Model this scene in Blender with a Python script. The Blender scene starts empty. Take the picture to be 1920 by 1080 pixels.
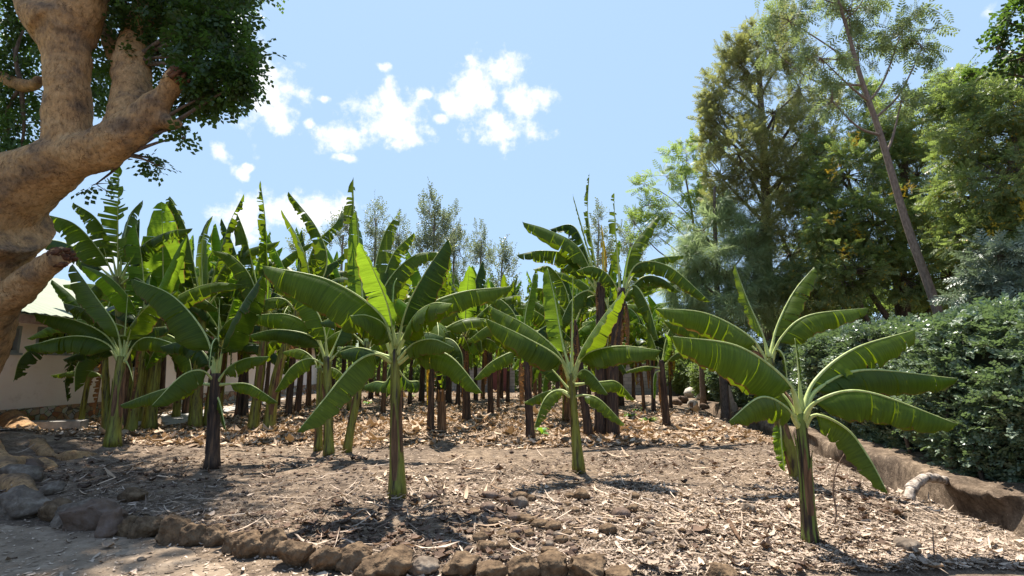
import bpy, math, random
import numpy as np
from mathutils import Vector

C = bpy.context.scene.collection
PI = math.pi
# ---------------------------------------------------------------- camera
CAMH = 1.6; PITCH = math.radians(8.9); F = 960.0
cam_d = bpy.data.cameras.new("camera"); cam = bpy.data.objects.new("camera", cam_d); C.objects.link(cam)
cam.location = (0, 0, CAMH); cam.rotation_euler = (PI/2 + PITCH, 0, 0)
cam_d.sensor_width = 36; cam_d.lens = 18.0; cam_d.clip_end = 3000; cam_d.clip_start = 0.05
bpy.context.scene.camera = cam
# ---------------------------------------------------------------- sun, sky, exposure
SUN_EL = math.radians(65); SUN_AZ = math.radians(-16)      # azimuth from +Y, negative = to the left
sun_dir = Vector((math.sin(SUN_AZ)*math.cos(SUN_EL), math.cos(SUN_AZ)*math.cos(SUN_EL), math.sin(SUN_EL)))
sl = bpy.data.lights.new("sun", 'SUN'); sl.energy = 4.8; sl.angle = math.radians(0.5); sl.color = (1, 0.95, 0.87)
so = bpy.data.objects.new("sun", sl); C.objects.link(so); so.rotation_euler = sun_dir.to_track_quat('Z', 'Y').to_euler()
so.location = (0, 0, 30)
vs = bpy.context.scene.view_settings
vs.view_transform = 'Standard'; vs.look = 'None'; vs.gamma = 1; vs.exposure = 1.18
cy = bpy.context.scene.cycles
cy.max_bounces = 8; cy.diffuse_bounces = 4; cy.transmission_bounces = 6; cy.glossy_bounces = 3; cy.use_denoising = True

def pxdir(px, py):
    u = (px-960)/F; v = (540-py)/F
    return np.array([u, math.cos(PITCH)-v*math.sin(PITCH), math.sin(PITCH)+v*math.cos(PITCH)])

def build_world():
    w = bpy.data.worlds.new("World"); bpy.context.scene.world = w; w.use_nodes = True
    nt = w.node_tree; N = nt.nodes; L = nt.links
    bg = N['Background']; bg.inputs['Strength'].default_value = 0.135
    sky = N.new('ShaderNodeTexSky'); sky.sky_type = 'NISHITA'; sky.sun_disc = False
    sky.sun_elevation = SUN_EL; sky.sun_rotation = SUN_AZ
    sky.altitude = 1200; sky.air_density = 1.0; sky.dust_density = 1.4; sky.ozone_density = 1.6
    tc = N.new('ShaderNodeTexCoord')
    nz = N.new('ShaderNodeTexNoise'); nz.inputs['Scale'].default_value = 22; nz.inputs['Detail'].default_value = 9
    nz.inputs['Roughness'].default_value = 0.62
    L.new(tc.outputs['Generated'], nz.inputs['Vector'])
    wz = N.new('ShaderNodeTexNoise'); wz.inputs['Scale'].default_value = 9; wz.inputs['Detail'].default_value = 5; L.new(tc.outputs['Generated'], wz.inputs['Vector'])
    w1 = N.new('ShaderNodeVectorMath'); w1.operation = 'SUBTRACT'; w1.inputs[1].default_value = (.5, .5, .5); L.new(wz.outputs['Color'], w1.inputs[0])
    w2 = N.new('ShaderNodeVectorMath'); w2.operation = 'SCALE'; w2.inputs['Scale'].default_value = .045; L.new(w1.outputs[0], w2.inputs[0])
    w3 = N.new('ShaderNodeVectorMath'); L.new(w2.outputs[0], w3.inputs[0]); L.new(tc.outputs['Generated'], w3.inputs[1])
    acc = None
    blobs = [(497,165,58,88),(545,168,42,26),(505,215,34,32),(430,40,60,70),(400,-20,60,60),
             (735,225,72,60),(725,190,38,36),(796,178,20,13),(640,258,46,22),(585,235,16,12),(720,133,24,12),(612,188,16,10),(650,296,30,12),
             (885,165,66,56),(940,140,46,36),(873,190,46,34),(985,190,50,38),(945,238,74,38),(880,106,16,10),
             (404,288,22,26),(445,325,22,16),(457,312,14,12),(826,232,20,14),(590,400,95,36),(500,392,60,40),(460,420,50,40),
             (180,470,120,40),(1850,28,24,14)]
    for (px, py, rx, ry) in blobs:
        d = pxdir(px, py); n = np.linalg.norm(d); c = d/n
        rx, ry = rx*(.96 if rx > 30 else .78), ry*(.96 if rx > 30 else .78); ax, ay = rx/F/n, ry/F/n
        s = N.new('ShaderNodeVectorMath'); s.operation = 'SUBTRACT'; s.inputs[1].default_value = c
        L.new(w3.outputs[0], s.inputs[0])
        m = N.new('ShaderNodeVectorMath'); m.operation = 'MULTIPLY'; m.inputs[1].default_value = (1/ax, 1/max(ax, ay), 1/ay)
        L.new(s.outputs[0], m.inputs[0])
        l = N.new('ShaderNodeVectorMath'); l.operation = 'LENGTH'; L.new(m.outputs[0], l.inputs[0])
        k = N.new('ShaderNodeMath'); k.operation = 'SUBTRACT'; k.inputs[0].default_value = 1; L.new(l.outputs['Value'], k.inputs[1])
        if acc is None: acc = k
        else:
            mx = N.new('ShaderNodeMath'); mx.operation = 'MAXIMUM'
            L.new(acc.outputs[0], mx.inputs[0]); L.new(k.outputs[0], mx.inputs[1]); acc = mx
    cl = N.new('ShaderNodeMath'); cl.operation = 'MAXIMUM'; cl.inputs[1].default_value = -1.2; L.new(acc.outputs[0], cl.inputs[0])
    ns = N.new('ShaderNodeMath'); ns.operation = 'MULTIPLY_ADD'; ns.inputs[1].default_value = 3.6; ns.inputs[2].default_value = -1.92
    L.new(nz.outputs['Fac'], ns.inputs[0])
    ad = N.new('ShaderNodeMath'); L.new(cl.outputs[0], ad.inputs[0]); L.new(ns.outputs[0], ad.inputs[1])
    mr = N.new('ShaderNodeMapRange'); mr.interpolation_type = 'SMOOTHSTEP'
    mr.inputs['From Min'].default_value = -0.28; mr.inputs['From Max'].default_value = 0.72
    L.new(ad.outputs[0], mr.inputs['Value'])
    veil = N.new('ShaderNodeMix'); veil.data_type = 'RGBA'; veil.inputs['Factor'].default_value = .06   # thin high haze whitening the blue
    L.new(sky.outputs[0], veil.inputs['A']); veil.inputs['B'].default_value = (3.4, 4.2, 4.6, 1)
    cap = N.new('ShaderNodeMix'); cap.data_type = 'RGBA'; cap.blend_type = 'DARKEN'; cap.inputs['Factor'].default_value = .9; cap.inputs['B'].default_value = (1.62, 2.35, 3.3, 1)
    L.new(veil.outputs['Result'], cap.inputs['A'])
    mix = N.new('ShaderNodeMix'); mix.data_type = 'RGBA'
    L.new(mr.outputs[0], mix.inputs['Factor']); L.new(cap.outputs['Result'], mix.inputs['A']); mix.inputs['B'].default_value = (4.0, 4.05, 4.15, 1)
    L.new(mix.outputs['Result'], bg.inputs['Color'])
build_world()

# ---------------------------------------------------------------- helpers
def P(px, py, Y):
    d = pxdir(px, py); t = Y/d[1]
    return np.array([d[0]*t, Y, CAMH+d[2]*t])

_rs = np.random.RandomState(11)
_wd = [( _rs.uniform(0, 2*PI), _rs.uniform(0, 2*PI), _rs.uniform(0.6, 1.6)) for _ in range(24)]
def wav(x, y, f, k0=0, n=8):
    s = 0
    for a, p, m in _wd[k0:k0+n]:
        s = s + np.sin((x*math.cos(a)+y*math.sin(a))*f*m+p)
    return s/math.sqrt(n)
def sstep(a, b, x):
    t = np.clip((x-a)/(b-a), 0, 1); return t*t*(3-2*t)
MOUNDS = []
def ditch_d(x, y): return x-(4.75+0.165*y)
def border_y(x):      # the row of border stones, as y over x
    return np.interp(x, [-8, -5.6, -4.6, -3.4, -2.2, -1.2, -.4, .6, 3], [6.7, 6.35, 5.95, 5.3, 4.85, 4.45, 4.3, 4.25, 4.1])
def H(x, y):
    x = np.asarray(x, float); y = np.asarray(y, float)
    near = 1-sstep(25, 60, np.hypot(x, y))
    h = near*(0.028*wav(x, y, 1.1, 0)+0.012*wav(x, y, 4.0, 8)+0.006*wav(x, y, 11.0, 16)+0.004*wav(x, y, 27.0, 4))
    h = h*(0.35+0.65*sstep(-0.1, .5, y-border_y(x)))
    h = h+0.05*sstep(-0.05, .35, y-border_y(x))*(1-sstep(3, 5, x)*0)
    d = ditch_d(x, y)
    fy = sstep(2, 4, y)*(1-sstep(19, 26, y))
    wob = 0.10*wav(x*0+3, y, 2.3, 3)
    h = h+fy*(-0.34*sstep(-.52, -.22, d+wob)*(1-sstep(.02, .24, d+wob))+0.07*np.exp(-((d+1.9)/1.0)**2)-.17*sstep(-1.7, -.3, d)*(1-sstep(.0, .2, d))+0.05*sstep(.05, .20, d+wob*1.2+.04*wav(x*0+2, y, 5, 2))*(1-sstep(.9, 1.3, d)))
    h = h+0.35*np.exp(-(((x+10.3)/1.8)**2+((y-10.2)/1.6)**2))
    h = h-fy*.35*np.exp(-((d-.02+wob*1.2+.03*wav(x*0+2, y, 5, 2))/.07)**4)*sstep(-.6, .2, wav(x*0+1, y, 1.7, 6)+.4)
    h = h+fy*(.035*wav(x, y, 4, 6)+.028*wav(x, y, 9, 2)+.014*wav(x, y, 21, 12))*np.exp(-((d-.45)/.7)**4)
    for (mx, my, r, a) in MOUNDS:
        h = h+a*np.exp(-((x-mx)**2+(y-my)**2)/(r*r))
    return h
def G(px, py, extra=0.0):
    d = pxdir(px, py); z = 0.0
    for _ in range(12):
        t = (z-CAMH)/d[2]; x, y = d[0]*t, d[1]*t; z = float(H(x, y))
    return np.array([x, y, z+extra])

def new_mesh(name, V, Fc, mats, smooth=True, uv=None, midx=None):
    me = bpy.data.meshes.new(name)
    V = np.asarray(V, np.float32).reshape(-1, 3)
    if isinstance(Fc, np.ndarray):
        n, k = Fc.shape
        me.vertices.add(len(V)); me.vertices.foreach_set('co', V.ravel())
        me.loops.add(n*k); me.loops.foreach_set('vertex_index', Fc.astype(np.int32).ravel())
        me.polygons.add(n); me.polygons.foreach_set('loop_start', np.arange(0, n*k, k, dtype=np.int32))
        try: me.polygons.foreach_set('loop_total', np.full(n, k, dtype=np.int32))
        except Exception: pass
        me.update(calc_edges=True)
    else:
        me.from_pydata(V.tolist(), [], Fc); me.update()
    if smooth: me.polygons.foreach_set('use_smooth', np.ones(len(me.polygons), bool))
    for m in (mats if isinstance(mats, (list, tuple)) else [mats]): me.materials.append(m)
    if uv is not None:
        ul = me.uv_layers.new(name='uv'); vi = np.zeros(len(me.loops), np.int32); me.loops.foreach_get('vertex_index', vi)
        ul.data.foreach_set('uv', np.asarray(uv, np.float32)[vi].ravel())
    if midx is not None: me.polygons.foreach_set('material_index', np.asarray(midx, np.int32))
    return me
def link(name, me, parent=None, off=None):
    o = bpy.data.objects.new(name, me); C.objects.link(o)
    if parent is not None: o.parent = parent
    return o
def tag(o, label=None, cat=None, group=None, kind=None):
    if label: o['label'] = label
    if cat: o['category'] = cat
    if group: o['group'] = group
    if kind: o['kind'] = kind
    return o
def empty(name, loc, label, cat, group=None):
    o = bpy.data.objects.new(name, None); C.objects.link(o); o.location = tuple(float(v) for v in loc); o.empty_display_size = .1
    return tag(o, label, cat, group)
class MB:
    """collects pieces given in world space; build() stores them relative to the parent's base"""
    def __init__(s): s.v = []; s.f = []; s.n = 0; s.m = []; s.uv = []
    def add(s, V, Fc, mi=0, uv=None):
        V = np.asarray(V, float).reshape(-1, 3)
        s.v.append(V)
        for f in Fc: s.f.append([int(i)+s.n for i in f]); s.m.append(mi)
        s.uv.append(np.zeros((len(V), 2)) if uv is None else np.asarray(uv, float)); s.n += len(V)
    def box(s, c, sx, sy, sz, R=None, mi=0, jit=0, rs=None):
        q = np.array([[a, b, d] for a in (-.5, .5) for b in (-.5, .5) for d in (-.5, .5)])*[sx, sy, sz]
        if jit: q = q+rs.uniform(-jit, jit, q.shape)
        if R is not None: q = q@np.asarray(R).T
        s.add(q+np.asarray(c), [(0,1,3,2),(4,6,7,5),(0,4,5,1),(2,3,7,6),(0,2,6,4),(1,5,7,3)], mi)
    def tube(s, pts, rad, n=8, mi=0, cap=True, lump=0, rs=None):
        V, Fc, uv = tube(pts, rad, n, cap, lump, rs); s.add(V, Fc, mi, uv)
    def build(s, name, mats, parent=None, smooth=True):
        V = np.concatenate(s.v)
        off = np.zeros(3)
        p = parent
        while p is not None: off = off+np.array(p.location); p = p.parent
        o = link(name, new_mesh(name, V-off, s.f, mats, smooth, np.concatenate(s.uv), s.m), parent)
        return o
def catmull(pts, n):
    p = np.asarray(pts, float)
    if len(p) == 2: return p[0]+(p[1]-p[0])*np.linspace(0, 1, n)[:, None]
    q = np.vstack([2*p[0]-p[1], p, 2*p[-1]-p[-2]])
    out = []
    for i in range(1, len(q)-2):
        for t in np.linspace(0, 1, 16, endpoint=False):
            a, b, c, d = q[i-1], q[i], q[i+1], q[i+2]
            out.append(.5*((2*b)+(-a+c)*t+(2*a-5*b+4*c-d)*t*t+(-a+3*b-3*c+d)*t**3))
    out.append(p[-1]); out = np.array(out)
    L = np.r_[0, np.cumsum(np.linalg.norm(np.diff(out, axis=0), axis=1))]
    s = np.linspace(0, L[-1], n)
    return np.stack([np.interp(s, L, out[:, k]) for k in range(3)], 1)
def norm(a): return a/np.maximum(np.linalg.norm(a, axis=-1, keepdims=True), 1e-9)
def tube(pts, rad, n=8, cap=True, lump=0, rs=None):
    p = np.asarray(pts, float); m = len(p); rad = np.broadcast_to(np.asarray(rad, float), (m,))
    T = norm(np.gradient(p, axis=0)); ref = np.array([1, 0, 0.]) if abs(T[:, 0]).mean() < .8 else np.array([0, 1., 0])
    A = norm(np.cross(T, ref)); B = np.cross(T, A)
    th = np.linspace(0, 2*PI, n, endpoint=False)
    r = rad[:, None]*np.ones(n)
    if lump:
        ph = rs.uniform(0, 6.28, 6)
        zz = np.linspace(0, 1, m)[:, None]*m
        r = r*(1+lump*(np.sin(th*2+ph[0]+zz*.3)+.7*np.sin(th*3+ph[1]+zz*.55)+.6*np.sin(th+ph[2]+zz*.8)))
    V = p[:, None]+r[..., None]*(np.cos(th)[None, :, None]*A[:, None]+np.sin(th)[None, :, None]*B[:, None])
    Fc = []
    for i in range(m-1):
        for j in range(n):
            k = (j+1) % n; Fc.append((i*n+j, (i+1)*n+j, (i+1)*n+k, i*n+k))
    V = V.reshape(-1, 3)
    uv = np.stack([np.tile(th/(2*PI), m), np.repeat(np.linspace(0, 1, m), n)], 1)
    if cap:
        Fc.append(list(range(n))); Fc.append([(m-1)*n+j for j in range(n)][::-1])
    return V, Fc, uv

# ---------------------------------------------------------------- materials
def nmat(name):
    m = bpy.data.materials.new(name); m.use_nodes = True
    nt = m.node_tree; return m, nt, nt.nodes, nt.links, nt.nodes['Principled BSDF']
def ramp(N, stops):
    r = N.new('ShaderNodeValToRGB'); e = r.color_ramp.elements
    while len(e) < len(stops): e.new(.5)
    for k, (p, c) in enumerate(stops): e[k].position = p; e[k].color = (*c, 1)
    return r
def noise_mat(name, stops, scale=5, detail=6, rough=.85, bump=.3, bscale=None, stretch=(1, 1, 1), coord='Object', spec=.3, bdist=.02, rgh=.6):
    m, nt, N, L, b = nmat(name)
    tc = N.new('ShaderNodeTexCoord'); mp = N.new('ShaderNodeMapping'); mp.inputs['Scale'].default_value = stretch
    L.new(tc.outputs[coord], mp.inputs[0])
    n = N.new('ShaderNodeTexNoise'); n.inputs['Scale'].default_value = scale; n.inputs['Detail'].default_value = detail; n.inputs['Roughness'].default_value = rgh
    L.new(mp.outputs[0], n.inputs['Vector'])
    r = ramp(N, stops); L.new(n.outputs['Fac'], r.inputs[0]); L.new(r.outputs[0], b.inputs['Base Color'])
    b.inputs['Roughness'].default_value = rough; b.inputs['Specular IOR Level'].default_value = spec
    if bump:
        n2 = N.new('ShaderNodeTexNoise'); n2.inputs['Scale'].default_value = bscale or scale*3; n2.inputs['Detail'].default_value = 8
        L.new(mp.outputs[0], n2.inputs['Vector'])
        bp = N.new('ShaderNodeBump'); bp.inputs['Strength'].default_value = bump; bp.inputs['Distance'].default_value = bdist
        L.new(n2.outputs['Fac'], bp.inputs['Height']); L.new(bp.outputs[0], b.inputs['Normal'])
    return m
def leaf_mat(name, dark, light, trans, tf=.4, rough=.45, spec=.4, extra=None):
    """small leaves: each island gets its own shade between dark and light"""
    m, nt, N, L, b = nmat(name)
    g = N.new('ShaderNodeNewGeometry')
    stops = [(0, dark), (1, light)] if extra is None else [(0, dark), (.93, light), (.965, extra), (1, extra)]
    r = ramp(N, stops); L.new(g.outputs['Random Per Island'], r.inputs[0]); L.new(r.outputs[0], b.inputs['Base Color'])
    b.inputs['Roughness'].default_value = rough; b.inputs['Specular IOR Level'].default_value = spec
    t = N.new('ShaderNodeBsdfTranslucent'); t.inputs[0].default_value = (*trans, 1)
    mx = N.new('ShaderNodeMixShader'); mx.inputs[0].default_value = tf
    L.new(b.outputs[0], mx.inputs[1]); L.new(t.outputs[0], mx.inputs[2]); L.new(mx.outputs[0], N['Material Output'].inputs[0])
    return m
def banana_mat(name, a, c, trans, tf=.42, rough=.42, brown=.945, browncol=(.16, .075, .025)):
    m, nt, N, L, b = nmat(name)
    uvn = N.new('ShaderNodeUVMap'); uvn.uv_map = 'uv'
    mp = N.new('ShaderNodeMapping'); mp.inputs['Scale'].default_value = (90, 1.2, 1); L.new(uvn.outputs[0], mp.inputs[0])
    oi = N.new('ShaderNodeObjectInfo')
    n = N.new('ShaderNodeTexNoise'); n.noise_dimensions = '4D'; n.inputs['Scale'].default_value = 1; n.inputs['Detail'].default_value = 3
    L.new(mp.outputs[0], n.inputs['Vector'])
    sc = N.new('ShaderNodeMath'); sc.operation = 'MULTIPLY'; sc.inputs[1].default_value = 40; L.new(oi.outputs['Random'], sc.inputs[0]); L.new(sc.outputs[0], n.inputs['W'])
    r = ramp(N, [(.3, a), (.7, c)]); L.new(n.outputs['Fac'], r.inputs[0])
    # large mottling
    n3 = N.new('ShaderNodeTexNoise'); n3.inputs['Scale'].default_value = 5; n3.inputs['Detail'].default_value = 4
    tc = N.new('ShaderNodeTexCoord'); L.new(tc.outputs['Object'], n3.inputs['Vector'])
    hs = N.new('ShaderNodeHueSaturation'); mr = N.new('ShaderNodeMapRange'); mr.inputs['To Min'].default_value = .7; mr.inputs['To Max'].default_value = 1.35
    L.new(n3.outputs['Fac'], mr.inputs[0]); L.new(mr.outputs[0], hs.inputs['Value']); L.new(r.outputs[0], hs.inputs['Color'])
    # dry edge
    sp = N.new('ShaderNodeSeparateXYZ'); L.new(uvn.outputs[0], sp.inputs[0])
    ed = N.new('ShaderNodeMath'); ed.operation = 'MULTIPLY_ADD'; ed.inputs[1].default_value = .22; L.new(n3.outputs['Fac'], ed.inputs[0]); L.new(sp.outputs[1], ed.inputs[2])
    e2 = N.new('ShaderNodeMapRange'); e2.inputs['From Min'].default_value = brown+.13; e2.inputs['From Max'].default_value = brown+.17; L.new(ed.outputs[0], e2.inputs[0])
    mc = N.new('ShaderNodeMix'); mc.data_type = 'RGBA'; L.new(e2.outputs[0], mc.inputs['Factor']); L.new(hs.outputs[0], mc.inputs['A']); mc.inputs['B'].default_value = (*browncol, 1)
    L.new(mc.outputs['Result'], b.inputs['Base Color'])
    b.inputs['Roughness'].default_value = rough; b.inputs['Specular IOR Level'].default_value = .18
    bp = N.new('ShaderNodeBump'); bp.inputs['Strength'].default_value = .35; bp.inputs['Distance'].default_value = .01
    L.new(n.outputs['Fac'], bp.inputs['Height']); L.new(bp.outputs[0], b.inputs['Normal'])
    t = N.new('ShaderNodeBsdfTranslucent')
    tm = N.new('ShaderNodeMix'); tm.data_type = 'RGBA'; L.new(e2.outputs[0], tm.inputs['Factor']); tm.inputs['B'].default_value = (.3, .15, .04, 1)
    hs2 = N.new('ShaderNodeHueSaturation'); hs2.inputs['Color'].default_value = (*trans, 1)
    m4 = N.new('ShaderNodeMapRange'); m4.inputs['From Min'].default_value = .3; m4.inputs['From Max'].default_value = .7; m4.inputs['To Min'].default_value = .75; m4.inputs['To Max'].default_value = 1.2
    L.new(n.outputs['Fac'], m4.inputs[0]); L.new(m4.outputs[0], hs2.inputs['Value'])
    L.new(hs2.outputs[0], tm.inputs['A']); L.new(tm.outputs['Result'], t.inputs[0])
    mx = N.new('ShaderNodeMixShader'); mx.inputs[0].default_value = tf
    L.new(b.outputs[0], mx.inputs[1]); L.new(t.outputs[0], mx.inputs[2]); L.new(mx.outputs[0], N['Material Output'].inputs[0])
    return m

M = {}
M['leaf'] = banana_mat('banana_leaf_green', (.034, .060, .007), (.068, .106, .011), (.30, .42, .012), .30)
M['leaf_dark'] = banana_mat('banana_leaf_dark', (.019, .040, .007), (.036, .067, .011), (.16, .26, .012), .26)
M['leaf_young'] = banana_mat('banana_leaf_young', (.05, .12, .012), (.085, .17, .02), (.26, .40, .02), .5)
M['leaf_yellow'] = banana_mat('banana_leaf_yellow', (.35, .25, .03), (.5, .36, .04), (.6, .4, .03), .4, brown=.8)
M['leaf_dry'] = banana_mat('banana_leaf_dry', (.20, .095, .035), (.36, .2, .085), (.3, .14, .04), .25, rough=.8, brown=2)
M['rib'] = noise_mat('banana_midrib', [(.3, (.32, .38, .10)), (.7, (.52, .56, .22))], 6, 3, .5, .1, stretch=(4, 4, 1))
M['stem_green'] = noise_mat('pseudostem_green', [(.36, (.03, .018, .012)), (.44, (.13, .12, .02)), (.60, (.22, .23, .03)), (.78, (.34, .30, .09))], 5, 6, .5, .3, stretch=(5, 5, .55), spec=.4)
M['stem_dark'] = noise_mat('pseudostem_dark', [(.3, (.018, .012, .010)), (.48, (.055, .036, .026)), (.6, (.11, .066, .04)), (.72, (.22, .12, .06))], 5, 6, .8, .5, stretch=(6, 6, .5))
M['stem_brown'] = noise_mat('pseudostem_brown', [(.3, (.04, .022, .014)), (.5, (.13, .07, .035)), (.7, (.28, .16, .08))], 5, 6, .8, .5, stretch=(6, 6, .5))
M['stem_mixed'] = noise_mat('pseudostem_mixed', [(.36, (.018, .012, .012)), (.46, (.06, .04, .02)), (.54, (.13, .17, .03)), (.66, (.16, .2, .04)), (.74, (.3, .17, .09))], 4, 6, .65, .4, stretch=(7, 7, .45))
def bark_mat():
    m, nt, N, L, b = nmat('fig_bark')
    tc = N.new('ShaderNodeTexCoord')
    n1 = N.new('ShaderNodeTexNoise'); n1.inputs['Scale'].default_value = 1.8; n1.inputs['Detail'].default_value = 10; n1.inputs['Roughness'].default_value = .65; L.new(tc.outputs['Object'], n1.inputs['Vector'])
    r1 = ramp(N, [(.30, (.12, .08, .055)), (.40, (.30, .20, .12)), (.52, (.54, .33, .155)), (.72, (.68, .46, .25))]); L.new(n1.outputs['Fac'], r1.inputs[0])
    mp = N.new('ShaderNodeMapping'); mp.inputs['Scale'].default_value = (1, 1, .45); L.new(tc.outputs['Object'], mp.inputs[0])
    v = N.new('ShaderNodeTexNoise'); v.inputs['Scale'].default_value = 17; v.inputs['Detail'].default_value = 9; v.inputs['Roughness'].default_value = .75; L.new(mp.outputs[0], v.inputs['Vector'])
    r2 = ramp(N, [(.36, (.3, .27, .25)), (.46, (.8, .76, .72)), (.6, (1.1, 1.05, 1.0)), (.72, (1.5, 1.5, 1.5))]); L.new(v.outputs['Fac'], r2.inputs[0])
    mx = N.new('ShaderNodeMix'); mx.data_type = 'RGBA'; mx.blend_type = 'MULTIPLY'; mx.inputs['Factor'].default_value = .85
    L.new(r1.outputs[0], mx.inputs['A']); L.new(r2.outputs[0], mx.inputs['B']); wn2 = N.new('ShaderNodeTexNoise'); wn2.inputs['Scale'].default_value = 3.5; wn2.inputs['Detail'].default_value = 6; L.new(tc.outputs['Object'], wn2.inputs['Vector'])
    wa = N.new('ShaderNodeMix'); wa.data_type = 'RGBA'; wa.inputs['Factor'].default_value = .42; L.new(tc.outputs['Object'], wa.inputs['A']); L.new(wn2.outputs['Color'], wa.inputs['B'])
    vc = N.new('ShaderNodeTexVoronoi'); vc.feature = 'DISTANCE_TO_EDGE'; vc.inputs['Scale'].default_value = 6.5; L.new(wa.outputs['Result'], vc.inputs['Vector'])
    rc = ramp(N, [(0, (.25, .2, .17)), (.028, (1, 1, 1))]); L.new(vc.outputs['Distance'], rc.inputs[0])
    mcr = N.new('ShaderNodeMix'); mcr.data_type = 'RGBA'; mcr.blend_type = 'MULTIPLY'; L.new(mx.outputs['Result'], mcr.inputs['A']); L.new(rc.outputs[0], mcr.inputs['B'])
    rk = ramp(N, [(.48, (0, 0, 0)), (.6, (.9, .9, .9))]); L.new(wn2.outputs['Fac'], rk.inputs[0]); L.new(rk.outputs[0], mcr.inputs['Factor'])
    L.new(mcr.outputs['Result'], b.inputs['Base Color'])
    b.inputs['Roughness'].default_value = .85; b.inputs['Specular IOR Level'].default_value = .2
    bp = N.new('ShaderNodeBump'); bp.inputs['Strength'].default_value = 1.0; bp.inputs['Distance'].default_value = .05
    L.new(v.outputs['Fac'], bp.inputs['Height']); L.new(bp.outputs[0], b.inputs['Normal'])
    return m
M['fig'] = bark_mat()
M['stub'] = noise_mat('broken_wood', [(.3, (.05, .02, .012)), (.6, (.2, .09, .045)), (.75, (.4, .22, .12))], 9, 8, .9, .9, bdist=.05)
M['bark'] = noise_mat('tree_bark', [(.3, (.06, .045, .035)), (.7, (.20, .15, .115))], 8, 6, .9, .5, stretch=(3, 3, 1))
M['bark_pale'] = noise_mat('pale_bark', [(.3, (.12, .085, .065)), (.7, (.30, .225, .175))], 8, 6, .9, .4, stretch=(3, 3, 1))
M['figleaf'] = leaf_mat('fig_leaf', (.02, .042, .010), (.045, .08, .02), (.15, .26, .03), .34)
M['grevillea'] = leaf_mat('silky_oak_leaf', (.14, .15, .06), (.38, .35, .17), (.36, .38, .10), .42, .62, .25)
M['feather_light'] = leaf_mat('light_compound_leaf', (.13, .19, .05), (.27, .34, .10), (.38, .50, .09), .42)
M['pine'] = leaf_mat('soft_pine_needle', (.18, .24, .11), (.42, .49, .26), (.38, .48, .2), .45)
M['cassia'] = leaf_mat('cassia_leaf', (.08, .115, .04), (.27, .31, .13), (.32, .42, .09), .42, .42, .4, extra=(.6, .36, .03))
M['acacia'] = leaf_mat('acacia_leaf', (.11, .14, .06), (.30, .34, .17), (.3, .38, .12), .40, .65, .25)
M['grey'] = leaf_mat('grey_green_leaf', (.14, .17, .12), (.30, .34, .25), (.2, .27, .13), .3)
M['silver'] = leaf_mat('silver_leaf', (.12, .145, .075), (.32, .34, .22), (.26, .31, .13), .35)
M['hedge'] = leaf_mat('hedge_leaf', (.06, .095, .045), (.26, .32, .21), (.18, .27, .08), .28, rough=.36, spec=.5)
M['hedge_shade_core'] = noise_mat('hedge_shade_core', [(.3, (.012, .016, .008)), (.7, (.03, .035, .018))], 9, 5, .95, 0)  # near-black colour stands in for the shade inside the hedge
M['under'] = leaf_mat('undergrowth_leaf', (.07, .10, .035), (.21, .26, .09), (.26, .36, .07), .42, .62, .25)
M['strap'] = leaf_mat('strap_leaf', (.08, .17, .03), (.16, .30, .06), (.3, .5, .05), .4)
M['yellow'] = leaf_mat('yellow_flower', (.6, .38, .02), (.75, .5, .04), (.6, .4, .02), .3)
M['stone_b'] = noise_mat('tuff_stone', [(.3, (.03, .018, .010)), (.47, (.12, .075, .040)), (.72, (.26, .175, .10))], 9, 10, .95, 1.0, bscale=13, bdist=.05, rgh=.7)
M['stone_g'] = noise_mat('grey_stone', [(.3, (.06, .044, .032)), (.5, (.15, .112, .08)), (.72, (.30, .245, .185))], 7, 10, .92, .9, bscale=16, bdist=.03, rgh=.7)
M['stone_r'] = noise_mat('reddish_stone', [(.3, (.06, .04, .03)), (.5, (.14, .09, .06)), (.7, (.2, .15, .12))], 4, 9, .92, .9, bscale=14, bdist=.03, rgh=.65)
M['twig'] = noise_mat('twig', [(.3, (.10, .06, .04)), (.7, (.26, .17, .11))], 20, 4, .9, .3)
M['concrete'] = noise_mat('concrete', [(.3, (.2, .185, .165)), (.7, (.38, .35, .31))], 6, 8, .9, .4)
M['glass'] = noise_mat('window_glass', [(.3, (.008, .01, .012)), (.7, (.02, .022, .025))], 1, 1, .12, 0, spec=.5)
M['frame'] = noise_mat('aluminium_frame', [(.3, (.22, .25, .25)), (.7, (.3, .33, .33))], 3, 2, .45, 0)

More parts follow.
